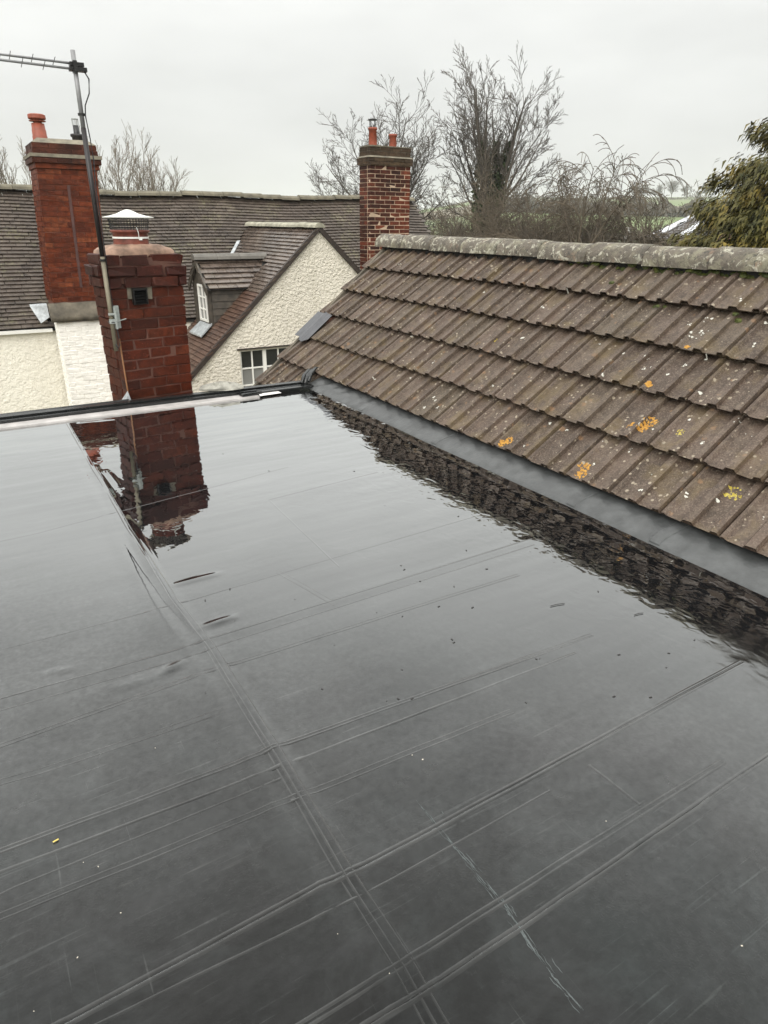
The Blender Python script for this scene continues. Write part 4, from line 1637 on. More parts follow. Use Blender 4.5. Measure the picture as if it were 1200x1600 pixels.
# front face frame around the window (faces -x)
fd.box(DX, DX + .06, DYn, DYn + .07, -.42, DZe)
fd.box(DX, DX + .06, DYf - .30, DYf, -.42, DZe)
fd.box(DX, DX + .06, DYn + .07, DYf - .30, -.42, -.31)
fd.add([(DX, DYn, DZe), (DX, DYf, DZe), (DX, DYr, DZr - .03), (DX + .06, DYn, DZe), (DX + .06, DYf, DZe), (DX + .06, DYr, DZr - .03)], [(0, 2, 1), (3, 4, 5), (0, 1, 4, 3), (1, 2, 5, 4), (2, 0, 3, 5)])
fd.build('dormer_front', M['boards'], dm)
bgd = MB()
for sy, ye in ((-1, DYn - .10), (1, DYf + .10)):
    ze = DZe - .06
    bgd.add([(DX - .06, DYr, DZr + .03), (DX - .06, ye, ze + .03), (DX - .06, ye, ze - .09), (DX - .06, DYr, DZr - .10), (DX - .03, DYr, DZr + .03), (DX - .03, ye, ze + .03), (DX - .03, ye, ze - .09), (DX - .03, DYr, DZr - .10)], TRI_F)
bgd.build('dormer_barge', M['boards'], dm)
# window of the dormer
dw = MB()
y0, y1, z0, z1 = DYn + .072, DYf - .302, -.305, DZe - .002
dw.box(DX - .02, DX + .03, y0, y0 + .03, z0, z1)
dw.box(DX - .02, DX + .03, y1 - .03, y1, z0, z1)
dw.box(DX - .018, DX + .028, y0 + .03, y1 - .03, z0, z0 + .035)
dw.box(DX - .018, DX + .028, y0 + .03, y1 - .03, z1 - .035, z1)
ym = (y0 + y1) / 2
dw.box(DX - .012, DX + .024, ym - .014, ym + .014, z0 + .035, z1 - .035)
for i in (1, 2):
    z = z0 + (z1 - z0) * i / 3
    dw.box(DX - .010, DX + .022, y0 + .03, y1 - .03, z - .012, z + .012)
dw.build('dormer_window', M['white_paint'], dm)
gp = MB()
gp.box(DX + .006, DX + .010, y0 + .002, y1 - .002, z0 + .002, z1 - .002)
gp.build('dormer_glass', M['curtain_glass'], dm)


def wing_x(z):
    return GX + (z - GZ) * wux / wuz


nb = 6
for i in range(nb):
    zt = DZe - .02 - i * .115
    zb_ = zt - .122
    cbm = MB()
    xr_ = wing_x(zb_ + .06) + .10
    if xr_ < DX + .1:
        continue
    cbm.add([(DX + .062, DYn - .028, zb_), (xr_, DYn - .028, zb_), (xr_ + .1, DYn - .010, zt), (DX + .062, DYn - .010, zt),
             (DX + .062, DYn + .02, zb_), (xr_, DYn + .02, zb_), (xr_ + .1, DYn + .02, zt), (DX + .062, DYn + .02, zt)], [f[::-1] for f in TRI_F])
    cbm.build('cheek_board', M['boards'], dm)
fk = MB()
fk.add([(DX + .062, DYf, -.5), (wing_x(-.5) + .2, DYf, -.5), (wing_x(DZe) + .2, DYf, DZe), (DX + .062, DYf, DZe)], [(0, 1, 2, 3)])
fk.build('far_cheek', M['boards'], dm)
# dormer roof tiles
dsl = math.hypot(DYr - DYn + .10, DZr - DZe + .06)
dg = dsl / 6.0
dang = math.atan2(DZr - DZe + .06, DYr - DYn + .10)
for sgn in (1, -1):
    joined = MB()
    for k in range(6):
        s = k * dg
        y = DYn - .10 + s * math.cos(dang)
        z = DZe - .06 + s * math.sin(dang)
        if sgn < 0:
            y = 2 * DYr - y
        x = DX - .07 + (.08 if k % 2 else .16)
        xe = wing_x(z) + .16
        while x < xe:
            T = Matrix.Translation((x + rt.uniform(-.004, .004), y, z + .02)) @ (Matrix.Rotation(math.pi, 4, 'Z') if sgn < 0 else Matrix()) @ Matrix.Rotation(dang - R_(13) + rt.uniform(-.03, .03), 4, 'X') @ Matrix.Rotation(rt.uniform(-.02, .02), 4, 'Y')
            S = T @ Matrix.Diagonal((.160, dg * 1.45, .015, 1))
            if sgn > 0:
                o = link(bpy.data.objects.new('plain_tile', tm['wing']), dm)
                o.matrix_local = S
            else:
                joined.add([tuple(S @ Vector(v)) for v in TRI_B], TRI_F)
            x += .164
    if sgn < 0:
        joined.build('far_slope', M['clay_wing'], dm)
dd = MB()
dd.add([(DX - .05, DYn - .09, DZe - .07), (wing_x(DZe) + .2, DYn - .09, DZe - .07), (wing_x(DZr) + .2, DYr, DZr - .03), (DX - .05, DYr, DZr - .03)], [(0, 1, 2, 3)])
dd.build('dormer_deck', M['felt'], dm)
xx = DX - .08
while xx < wing_x(DZr) + .05:
    o = link(bpy.data.objects.new('ridge_tile', rme['dormer_ridge']), dm)
    o.location = (xx, DYr, DZr - .005)
    o.scale = (.40, 1.0, 1.1)
    xx += .404
ap = MB()
ap.add([(DX + .02, DYn - .03, -.34), (DX + .02, DYf - .25, -.34), (DX - .20, DYf - .20, -.535), (DX - .20, DYn - .08, -.525), (DX + .02, DYn - .03, -.31), (DX + .02, DYf - .25, -.31), (DX - .20, DYf - .20, -.505), (DX - .20, DYn - .08, -.50)], TRI_F)
ap.build('lead_apron', M['lead_pale'], dm)

# ---- tall left chimney of the cottage
LX, LY = 1.315, 12.12
lc = thing('brick_chimney', 'tall red brick chimney on the left rising from a white painted breast', 'chimney', (LX, LY, 0))
rl = random.Random(21)
bml = brick_variants(M['brick_left'], 5, .06, 0, 8)
bmlt = brick_variants(M['brick_left_top'], 5, .06, 0, 9)
bmw = brick_variants(M['white_brick'], 5, .05, .05, 10)
Hc = .0735
LEAN = .055
for c in range(26):
    z = .09 + c * Hc
    dx = LEAN * (z - .09)
    lay_course(lc, bml, dx, .86 + dx * .85, .10, .95, z, Hc, .10, 'FL', c % 2, .009, rl, .004)
core = MB()
core.add([(.008, .108, -.10), (.852, .108, -.10), (.852, .95, -.10), (.008, .95, -.10), (.115, .108, 2.03), (.955, .108, 2.03), (.955, .95, 2.03), (.115, .95, 2.03)], [f for f in TRI_F])
core.build('mortar', M['mortar_left'], lc)
zt = .09 + 26 * Hc
for c, (e, mt) in enumerate(((.03, bml), (.065, bmlt), (.0, None), (.035, bmlt), (.025, bmlt))):
    if mt is None:
        lg = MB()
        lg.box(.117 - .075, .965 + .075, .10 - .075, 1.0, zt, zt + .045, jit=.004)
        lg.build('stone_ledge', M['cap_stone'], lc)
        zt += .045
    else:
        lay_course(lc, mt, .117 - e, .965 + e, .10 - e, .95, zt, Hc, .10, 'FLR', c % 2, .009, rl, .004)
        cr_ = MB()
        cr_.box(.117 - e + .01, .965 + e - .01, .11 - e, .95, zt, zt + Hc - .002)
        cr_.build('mortar', M['mortar_left'], lc)
        zt += Hc
cp = MB()
cp.add([(.09, .08, zt), (.99, .08, zt), (.99, .97, zt), (.09, .97, zt), (.19, .2, zt + .07), (.89, .2, zt + .07), (.89, .85, zt + .07), (.19, .85, zt + .07)], [(4, 5, 6, 7), (0, 1, 5, 4), (1, 2, 6, 5), (2, 3, 7, 6), (3, 0, 4, 7)])
cp.build('flaunching', M['cap_stone'], lc)
p = MB()
pc = (.27, .45, zt + .03)
p.lathe([(.105, 0), (.105, .08), (.10, .085), (.10, .16), (.095, .165), (.09, .25), (.075, .25), (.07, .05)], pc, 20)
p.build('chimney_pot', M['pot'], lc, True)
p = MB()
p.lathe([(.06, .25), (.06, .275), (.115, .275), (.118, .285), (.06, .287), (.06, .30), (.115, .302), (.125, .315), (.122, .36), (.10, .372), (.0, .376)], pc, 20)
p.build('pot_hood', M['pot'], lc, False)
p = MB()
pc = (.80, .45, zt + .03)
p.lathe([(.075, 0), (.08, .10), (.095, .105), (.10, .12), (.095, .14), (.07, .145), (.05, .12)], pc, 16)
p.build('chimney_pot', M['pot_black'], lc, True)
p = MB()
p.lathe([(.045, .12), (.043, .26), (.035, .26)], pc, 14)
p.build('flue_liner', M['black_plastic'], lc, True)
p = MB()
for k in range(8):
    a = k * math.pi / 4
    p.tube([(pc[0] + .043 * math.cos(a), pc[1] + .043 * math.sin(a), pc[2] + .262), (pc[0] + .046 * math.cos(a), pc[1] + .046 * math.sin(a), pc[2] + .345)], .003, 4)
p.lathe([(.0, .352), (.05, .35), (.052, .343), (.0, .342)], pc, 14)
p.build('wire_guard', M['galv'], lc)
jn = MB()
jn.add([(.435, .092, .3), (.475, .092, .3), (.525, .092, 1.78), (.485, .092, 1.78), (.435, .104, .3), (.475, .104, .3), (.525, .104, 1.78), (.485, .104, 1.78)], TRI_F)
jn.build('joint_strip', simple('joint_strip', (0.075, 0.035, 0.03), rough=.8, var=.3, bmp=0), lc)
# cement weathering slope between the red stack and the white breast
sh = MB()
pr = [(.105, .085), (.07, .07), (-.02, -.05), (-.055, -.13), (-.055, -.20), (.06, -.205), (.105, -.12)]
nb_ = 9
for i in range(nb_):
    x = -.075 + (.86 + .09) * i / (nb_ - 1)
    for (y, z) in pr:
        sh.v.append((x, y + rl.uniform(-.008, .008), z + rl.uniform(-.010, .010)))
kp = len(pr)
for i in range(nb_ - 1):
    for k in range(kp):
        sh.f.append((i * kp + k, (i + 1) * kp + k, (i + 1) * kp + (k + 1) % kp, i * kp + (k + 1) % kp))
        sh.m.append(0)
sh.f += [tuple(range(kp)), tuple((nb_ - 1) * kp + k for k in range(kp))[::-1]]
sh.m += [0, 0]
sh.build('weathering', M['cement'], lc, True)
for c in range(22):
    z = -.215 - (c + 1) * Hc
    lay_course(lc, bmw, .0, .80, 0, .44, z, Hc, .10, 'FL', c % 2, .007, rl, .004)
core = MB()
core.box(.006, .794, .005, .44, -4.2, -.21)
core.build('breast_core', M['white_brick'], lc)
lf = MB()
for i in range(2):
    pass
lf.add([(-.30, .58, .03), (-.06, .46, .05), (-.06, .40, -.13), (-.20, .40, -.22), (-.30, .55, .0), (-.06, .42, .02), (-.06, .36, -.16), (-.20, .36, -.25)], TRI_F)
lf.build('lead_flashing', M['lead_pale'], lc)

# ---- right chimney of the cottage
RX, RYc = 7.03, 12.02
rc = thing('brick_chimney', 'dark red brick chimney with two terracotta pots behind the tiled roof end', 'chimney', (RX, RYc, 0))
rq = random.Random(31)
bmr = brick_variants(M['brick_right'], 4, .05, 0, 12)
bmrr = brick_variants(M['brick_right_red'], 4, .05, 0, 13)
bmc = brick_variants(M['cap_brick'], 4, .05, 0, 14)
RW, RD = .90, .40


def rmat(z):
    def f(cx):
        if z > 1.9:
            return bmr if cx < .75 else (bmr if rq.random() < .4 else bmrr)
        return bmrr if (cx > .46 and z < 1.75) or cx > .72 else (bmr if rq.random() < .8 else bmrr)
    return f


for c in range(29):
    z = .22 + c * .0735
    lay_course(rc, bmr, 0, RW, 0, RD, z, .0735, .10, 'FL', c % 2, .013, rq, .003, mats=rmat(z))
core = MB()
core.box(.0085, RW - .0085, .0035, RD, -4.2, .22 + 29 * .0735)
core.build('mortar', M['mortar_right'], rc)
zt = .22 + 29 * .0735 - .06
for c in range(2):
    lay_course(rc, bmc, -.035, RW + .035, -.035, RD + .03, zt - .01 + c * .06, .06, .10, 'FLR', c % 2, .006, rq, .003)
zt += .112
cs = MB()
cs.add([(-.04, -.04, zt), (RW + .04, -.04, zt), (RW + .04, RD + .03, zt), (-.04, RD + .03, zt), (-.0, 0, zt + .03), (RW, 0, zt + .03), (RW, RD, zt + .03), (0, RD, zt + .03)], [(4, 5, 6, 7), (0, 1, 5, 4), (1, 2, 6, 5), (2, 3, 7, 6), (3, 0, 4, 7)])
cs.build('stone_ledge', M['cap_stone'], rc)
zt += .031
for c in range(2):
    lay_course(rc, bmc, .0, RW, 0.0, RD, zt + c * .0735, .0735, .10, 'FLR', (c + 1) % 2, .007, rq, .003)
zt += .147
cs = MB()
cs.box(.008, RW - .008, .008, RD, zt - .149, zt - .004)
cs.box(-.006, RW + .006, -.006, RD, zt, zt + .018, jit=.004)
cs.build('flaunching', M['cap_stone'], rc)
for pxx, hh, r0 in ((.16, .30, .078), (.60, .22, .072)):
    p = MB()
    p.lathe([(r0, 0), (r0 * .93, hh - .04), (r0 * 1.1, hh - .035), (r0 * 1.1, hh), (r0 * .9, hh), (r0 * .8, .05)], (pxx, .17, zt + .018), 18)
    p.build('chimney_pot', M['pot'], rc, True)
    if hh > .28:
        q = MB()
        for k in range(4):
            a = k * math.pi / 2 + .5
            q.tube([(pxx + .06 * math.cos(a), .17 + .06 * math.sin(a), zt + hh), (pxx + .066 * math.cos(a), .17 + .066 * math.sin(a), zt + hh + .14)], .007, 5)
        q.lathe([(0, hh + .165), (.06, hh + .158), (.092, hh + .145), (.088, hh + .135), (0, hh + .14)], (pxx, .17, zt), 16)
        q.build('pot_cowl', M['black_plastic'], rc)


# ================================================================== TREES
def tri_tubes(segs, sides):
    """segs: list (p0, p1, r0, r1) -> verts, quads, vectorised"""
    S = np.array([(a[0], a[1], a[2], b[0], b[1], b[2], r0, r1) for a, b, r0, r1 in segs], float)
    A, B, r0, r1 = S[:, :3], S[:, 3:6], S[:, 6], S[:, 7]
    d = B - A
    d /= np.maximum(1e-9, np.linalg.norm(d, axis=1))[:, None]
    ref = np.where(np.abs(d[:, 2:3]) > .9, np.array([[1., 0, 0]]), np.array([[0, 0, 1.]]))
    u = np.cross(d, ref)
    u /= np.linalg.norm(u, axis=1)[:, None]
    v = np.cross(d, u)
    V = []
    for k in range(sides):
        a = 2 * math.pi * k / sides
        o = u * math.cos(a) + v * math.sin(a)
        V.append(A + o * r0[:, None])
    for k in range(sides):
        a = 2 * math.pi * k / sides
        o = u * math.cos(a) + v * math.sin(a)
        V.append(B + o * r1[:, None])
    n = len(S)
    V = np.stack(V, 1).reshape(-1, 3)
    base = np.arange(n)[:, None] * 2 * sides
    Q = np.concatenate([np.concatenate([base + k, base + (k + 1) % sides, base + sides + (k + 1) % sides, base + sides + k], 1) for k in range(sides)], 0)
    return V, Q


def grow(r, p, d, L, rad, lv, P, out):
    """P: per level dict: segs, children, angle, ratio, trop, wander"""
    q = P[lv]
    n = q['segs']
    pts = [p]
    dirs = [d]
    cur = p
    cd_ = d
    for i in range(n):
        w = q['wander']
        cd_ = (cd_[0] + r.gauss(0, w), cd_[1] + r.gauss(0, w), cd_[2] + r.gauss(0, w) + q['trop'])
        m = math.sqrt(sum(c * c for c in cd_))
        cd_ = tuple(c / m for c in cd_)
        nxt = tuple(c + e * L / n for c, e in zip(cur, cd_))
        k0, k1 = i / n, (i + 1) / n
        tp = q.get('taper', .75)
        out.append((cur, nxt, max(rad * (1 - tp * k0), P['min']), max(rad * (1 - tp * k1), P['min']), lv))
        cur = nxt
        pts.append(cur)
        dirs.append(cd_)
    if lv + 1 not in P:
        return
    nc_ = q['children']
    nc_ = int(nc_ * r.uniform(.8, 1.2) + .5)
    for c in range(nc_):
        k = q.get('start', .25) + (1 - q.get('start', .25)) * (c + r.random()) / nc_
        f = k * n
        i = min(n - 1, int(f))
        a, b = pts[i], pts[i + 1]
        pp_ = tuple(x + (y - x) * (f - i) for x, y in zip(a, b))
        dd_ = Vector(dirs[min(i + 1, n)])
        ax = dd_.cross(Vector((r.gauss(0, 1), r.gauss(0, 1), r.gauss(0, 1)))).normalized()
        an = q['angle'] * r.uniform(.7, 1.3)
        nd = Matrix.Rotation(an, 3, ax) @ dd_
        grow(r, pp_, tuple(nd), L * q['ratio'] * r.uniform(.7, 1.2) * (1 - .45 * k * q.get('shrink', 1)), rad * (1 - q.get('taper', .75) * k) * q.get('rr', .55), lv + 1, P, out)


def make_tree(name, label, cat, base, segs, barkm, twigm, thick=.02, group=None, sides=5):
    t = thing(name, label, cat, base, 0, group)
    a = [s[:4] for s in segs if s[2] >= thick]
    b = [s[:4] for s in segs if s[2] < thick]
    if a:
        V, Q = tri_tubes(a, 8 if len(a) < 4000 else 5)
        np_mesh('trunk', V, Q, barkm, t, True)
    if b:
        V, Q = tri_tubes(b, 3)
        np_mesh('crown', V, Q, twigm, t)
    return t


r1 = random.Random(101)
# tall ivy-clad tree
TB_ = at_dist(757, 375, 30)
TBz = (TB_[0], TB_[1], -4.0)
segs = []
P = {'min': .0068,
     1: dict(segs=9, children=12, angle=.55, ratio=.33, trop=.012, wander=.06, start=.30, rr=.40, taper=.85, shrink=.2),
     2: dict(segs=6, children=7, angle=.6, ratio=.46, trop=.03, wander=.11, start=.25, rr=.5),
     3: dict(segs=4, children=4, angle=.55, ratio=.55, trop=.05, wander=.09, start=.2, rr=.65),
     4: dict(segs=2, children=0, angle=.5, ratio=.5, trop=.05, wander=.1)}
trunk_top = (.05, 0, 5.6)
for i in range(6):
    segs.append(((0.02 * i, 0, i * 6.0 / 6), (.02 * (i + 1), 0, (i + 1) * 6.0 / 6), .42 - .02 * i, .40 - .02 * i, 0))
right = Vector((CR[0], CR[1], 0)).normalized()
perp = Vector((-right.y, right.x, 0))
for phi, dep, L, rad in ((-3, 4, 6.0, .20), (6, -6, 6.2, .20), (-10, -14, 5.4, .16), (13, 12, 5.6, .16), (-17, 6, 4.9, .14), (20, -5, 5.2, .14), (-25, -10, 4.8, .12), (28, 8, 5.3, .12), (-32, 12, 4.3, .10), (35, -8, 5.0, .11), (-42, -4, 3.7, .09), (44, 6, 4.2, .09), (-54, 8, 3.0, .07), (56, -6, 3.2, .07), (8, 15, 5.6, .13), (-6, -18, 5.5, .13), (2, 28, 4.6, .12), (0, -30, 4.6, .12), (16, 34, 3.8, .1), (-14, -36, 3.8, .1)):
    d = (right * math.tan(R_(phi)) + perp * math.tan(R_(dep)) + Vector((0, 0, 1))).normalized()
    grow(r1, (.05, 0, 5.2 + r1.uniform(-.7, .7)), tuple(d), L * .82, rad * (.80 if L > 5.3 else .62), 1, P, segs)
tall = make_tree('bare_tree', 'tall bare ash tree with ivy clad trunk and upswept branches', 'tree', TBz, segs, M['bark_grey'], M['twig_grey'], .045)


def leaf_cloud(pts, size, r, mat, name, parent, stretch=1.0):
    pts = np.asarray(pts, float)
    n = len(pts)
    rg = np.random.default_rng(r)
    a = rg.normal(size=(n, 3)); a /= np.linalg.norm(a, axis=1)[:, None]
    b = np.cross(a, rg.normal(size=(n, 3))); b /= np.linalg.norm(b, axis=1)[:, None]
    s = size * rg.uniform(.6, 1.4, n)[:, None]
    V = np.stack([pts - a * s, pts + b * s * .7, pts + a * s * stretch, pts - b * s * .7], 1).reshape(-1, 3)
    Q = np.arange(n * 4).reshape(-1, 4)
    o = np_mesh(name, V, Q, mat, parent)
    o['kind'] = 'stuff'
    return o


iv = []
for _ in range(5200):
    z = r1.uniform(2.2, 8.2)
    k = max(0, 1 - max(0, z - 5.8) / 2.6)
    a = r1.uniform(0, 6.283)
    rad = (.46 + r1.gauss(0, .07)) * (k if z > 5.8 else 1) + .03
    off = right * (.25 * (z - 5.4) if z > 5.4 else 0) * r1.choice([-.5, .35, 1.1])
    iv.append((rad * math.cos(a) + off.x, rad * math.sin(a) + off.y, z))
leaf_cloud(iv, .085, 5, M['ivy'], 'ivy', tall)

r1 = random.Random(202)
# spreading bare tree behind the right chimney
B2 = at_dist(606, 330, 33)
segs = []
P2 = {'min': .0075,
      1: dict(segs=9, children=16, angle=.62, ratio=.35, trop=.01, wander=.09, start=.15, rr=.45, taper=.85, shrink=.2),
      2: dict(segs=6, children=7, angle=.65, ratio=.46, trop=.04, wander=.12, start=.2, rr=.5),
      3: dict(segs=4, children=4, angle=.6, ratio=.5, trop=.06, wander=.11, start=.15, rr=.6),
      4: dict(segs=2, children=0, angle=.5, ratio=.5, trop=.05, wander=.1)}
for i in range(5):
    segs.append(((0, 0, i * .9), (.01, 0, (i + 1) * .9), .36 - .02 * i, .34 - .02 * i, 0))
for phi, dep, L, rad in ((2, 5, 5.7, .19), (-9, -8, 5.6, .17), (12, -6, 5.5, .17), (-19, 10, 5.3, .15), (22, 8, 5.0, .15), (-29, -6, 5.0, .14), (33, -8, 4.5, .13), (-39, 8, 4.7, .13), (44, 6, 4.1, .12), (-50, -6, 4.6, .12), (56, -6, 3.6, .1), (-61, 4, 4.6, .11), (-71, -4, 4.2, .10), (68, 5, 3.2, .08), (0, 32, 4.6, .12), (-8, -34, 4.6, .12), (-25, 38, 4, .1), (20, -38, 4, .1)):
    d = (right * math.sin(R_(phi)) + perp * math.sin(R_(dep)) * .8 + Vector((0, 0, math.cos(R_(phi))))).normalized()
    grow(r1, (.0, 0, 4.2 + r1.uniform(-.9, .5)), tuple(d), L * .90, rad * .66, 1, P2, segs)
make_tree('bare_tree', 'wide bare tree with fanned branches behind the two pot chimney', 'tree', (B2[0], B2[1], -4.0), segs, M['bark_grey'], M['twig_grey'], .045)

r1 = random.Random(303)
# three pale poplar-like trees behind the long roof
PP_ = {'min': .0095,
       1: dict(segs=8, children=20, angle=.42, ratio=.38, trop=.03, wander=.06, start=.1, rr=.4, taper=.85, shrink=.6),
       2: dict(segs=5, children=7, angle=.5, ratio=.45, trop=.05, wander=.1, start=.2, rr=.5),
       3: dict(segs=3, children=0, angle=.4, ratio=.5, trop=.08, wander=.07)}
for (px, top, D, wd, lab) in ((20, 222, 42, 1.5, 'pale bare tree left of the tall red chimney above the roof'), (178, 220, 42, .9, 'pale bare tree just right of the tall red chimney'), (243, 262, 43, .62, 'smallest pale bare tree above the middle of the long roof')):
    b = at_dist(px, 300, D)
    t = at_dist(px, top, D)
    ht = t[2] + 4.0
    segs = []
    segs.append(((0, 0, 0), (0, 0, ht * .45), .16, .13, 0))
    for k in range(8):
        d = Vector((r1.gauss(0, .32) * wd, r1.gauss(0, .32) * wd, 1)).normalized()
        grow(r1, (r1.gauss(0, .25) * wd, r1.gauss(0, .25) * wd, ht * .42), tuple(d), ht * r1.uniform(.46, .57), .07, 1, PP_, segs)
    make_tree('bare_tree', lab, 'tree', (b[0], b[1], -4.0), segs, M['twig_pale'], M['twig_pale'], .035, 'pale trees behind the long roof')

r1 = random.Random(404)
# brown thicket: several bushes
PB = {'min': .006,
      1: dict(segs=6, children=14, angle=.5, ratio=.42, trop=-.01, wander=.10, start=.15, rr=.45, taper=.8, shrink=.5),
      2: dict(segs=5, children=9, angle=.6, ratio=.5, trop=.0, wander=.13, start=.15, rr=.55),
      3: dict(segs=3, children=3, angle=.6, ratio=.5, trop=.0, wander=.15, start=.1, rr=.7),
      4: dict(segs=2, children=0, angle=.6, ratio=.5, trop=0, wander=.15)}
bushes = [(705, 320, 34, 3.6, 'greenish bare shrub left of the ivy clad tree', 'twig_far'),
          (800, 288, 26, 3.2, 'brown leafless thicket right of the ivy clad tree', 'twig_brown'),
          (858, 262, 24, 3.0, 'tallest brown leafless thicket in the middle of the shrubs', 'twig_brown'),
          (925, 290, 25, 2.6, 'brown leafless thicket under the weeping branches', 'twig_brown')]
for px, top, D, wdt, lab, tw in bushes:
    b = at_dist(px, 350, D)
    t = at_dist(px, top, D)
    ht = t[2] + 4.0
    segs = []
    for k in range(30):
        a = r1.uniform(0, 6.283)
        q = wdt * .42 * math.sqrt(r1.random())
        d = Vector((math.cos(a) * .35 * r1.random(), math.sin(a) * .35 * r1.random(), 1)).normalized()
        grow(r1, (q * math.cos(a), q * math.sin(a), 0), tuple(d), ht * r1.uniform(.60, .84), .05, 1, PB, segs)
    make_tree('bare_shrub', lab, 'shrub', (b[0], b[1], -4.0), segs, M[tw], M[tw], .03, 'leafless shrubs beyond the tiled roof')
r1 = random.Random(55)
# weeping tree over the thicket
b = at_dist(905, 350, 21.5)
segs = []
PW = {'min': .0085,
      1: dict(segs=9, children=20, angle=.5, ratio=.42, trop=-.085, wander=.07, start=.3, rr=.45, taper=.8, shrink=.3),
      2: dict(segs=7, children=5, angle=.5, ratio=.6, trop=-.22, wander=.08, start=.2, rr=.6),
      3: dict(segs=5, children=0, angle=.4, ratio=.5, trop=-.25, wander=.08)}
segs.append(((0, 0, 0), (.05, 0, 2.6), .13, .11, 0))
segs.append(((.05, 0, 2.6), (.15, 0, 4.4), .13, .10, 0))
for dx, dy, dz, L in ((.75, 0, 1, 3.4), (.35, .2, 1.1, 3.3), (-.25, -.1, 1.1, 3.1), (.95, -.3, .8, 3.2), (-.7, .2, .9, 2.8), (.6, .5, 1, 3.0), (.15, -.4, 1.2, 3.1), (1.1, .2, 1, 3.3), (.5, -.3, 1, 3.2), (.9, .5, 1.1, 3.2), (-.1, .3, 1.1, 3.0), (-.95, -.3, 1, 2.9)):
    d = (right * dx + Vector((-right.y, right.x, 0)) * dy + Vector((0, 0, dz))).normalized()
    grow(r1, (.1, 0, 3.7), tuple(d), L * .98, .05, 1, PW, segs)
make_tree('weeping_tree', 'bare weeping tree with arching drooping twigs at the right of the thicket', 'tree', (b[0], b[1], -4.0), segs, M['twig_brown'], M['twig_brown'], .03)
r1 = random.Random(606)
# thin tall saplings in front of the far roof
for px, top, D, lab in ((1052, 318, 27, 'thin curled bare sapling in front of the slate roof'), (1000, 332, 30, 'small bare sapling left of the slate roof')):
    b = at_dist(px, 350, D)
    t = at_dist(px, top, D)
    segs = []
    for k in range(4):
        d = Vector((r1.gauss(0, .12), r1.gauss(0, .12), 1)).normalized()
        grow(r1, (r1.gauss(0, .1), r1.gauss(0, .1), 0), tuple(d), (t[2] + 4) * r1.uniform(.8, 1), .035, 1, {'min': .008, 1: dict(segs=8, children=9, angle=.5, ratio=.22, trop=-.01, wander=.09, start=.5, rr=.5), 2: dict(segs=4, children=5, angle=.6, ratio=.5, trop=-.06, wander=.15, start=.2, rr=.6), 3: dict(segs=2, children=0, angle=.5, ratio=.5, trop=-.05, wander=.1)}, segs)
    make_tree('bare_sapling', lab, 'tree', (b[0], b[1], -4.0), segs, M['twig_brown'], M['twig_brown'], .03)


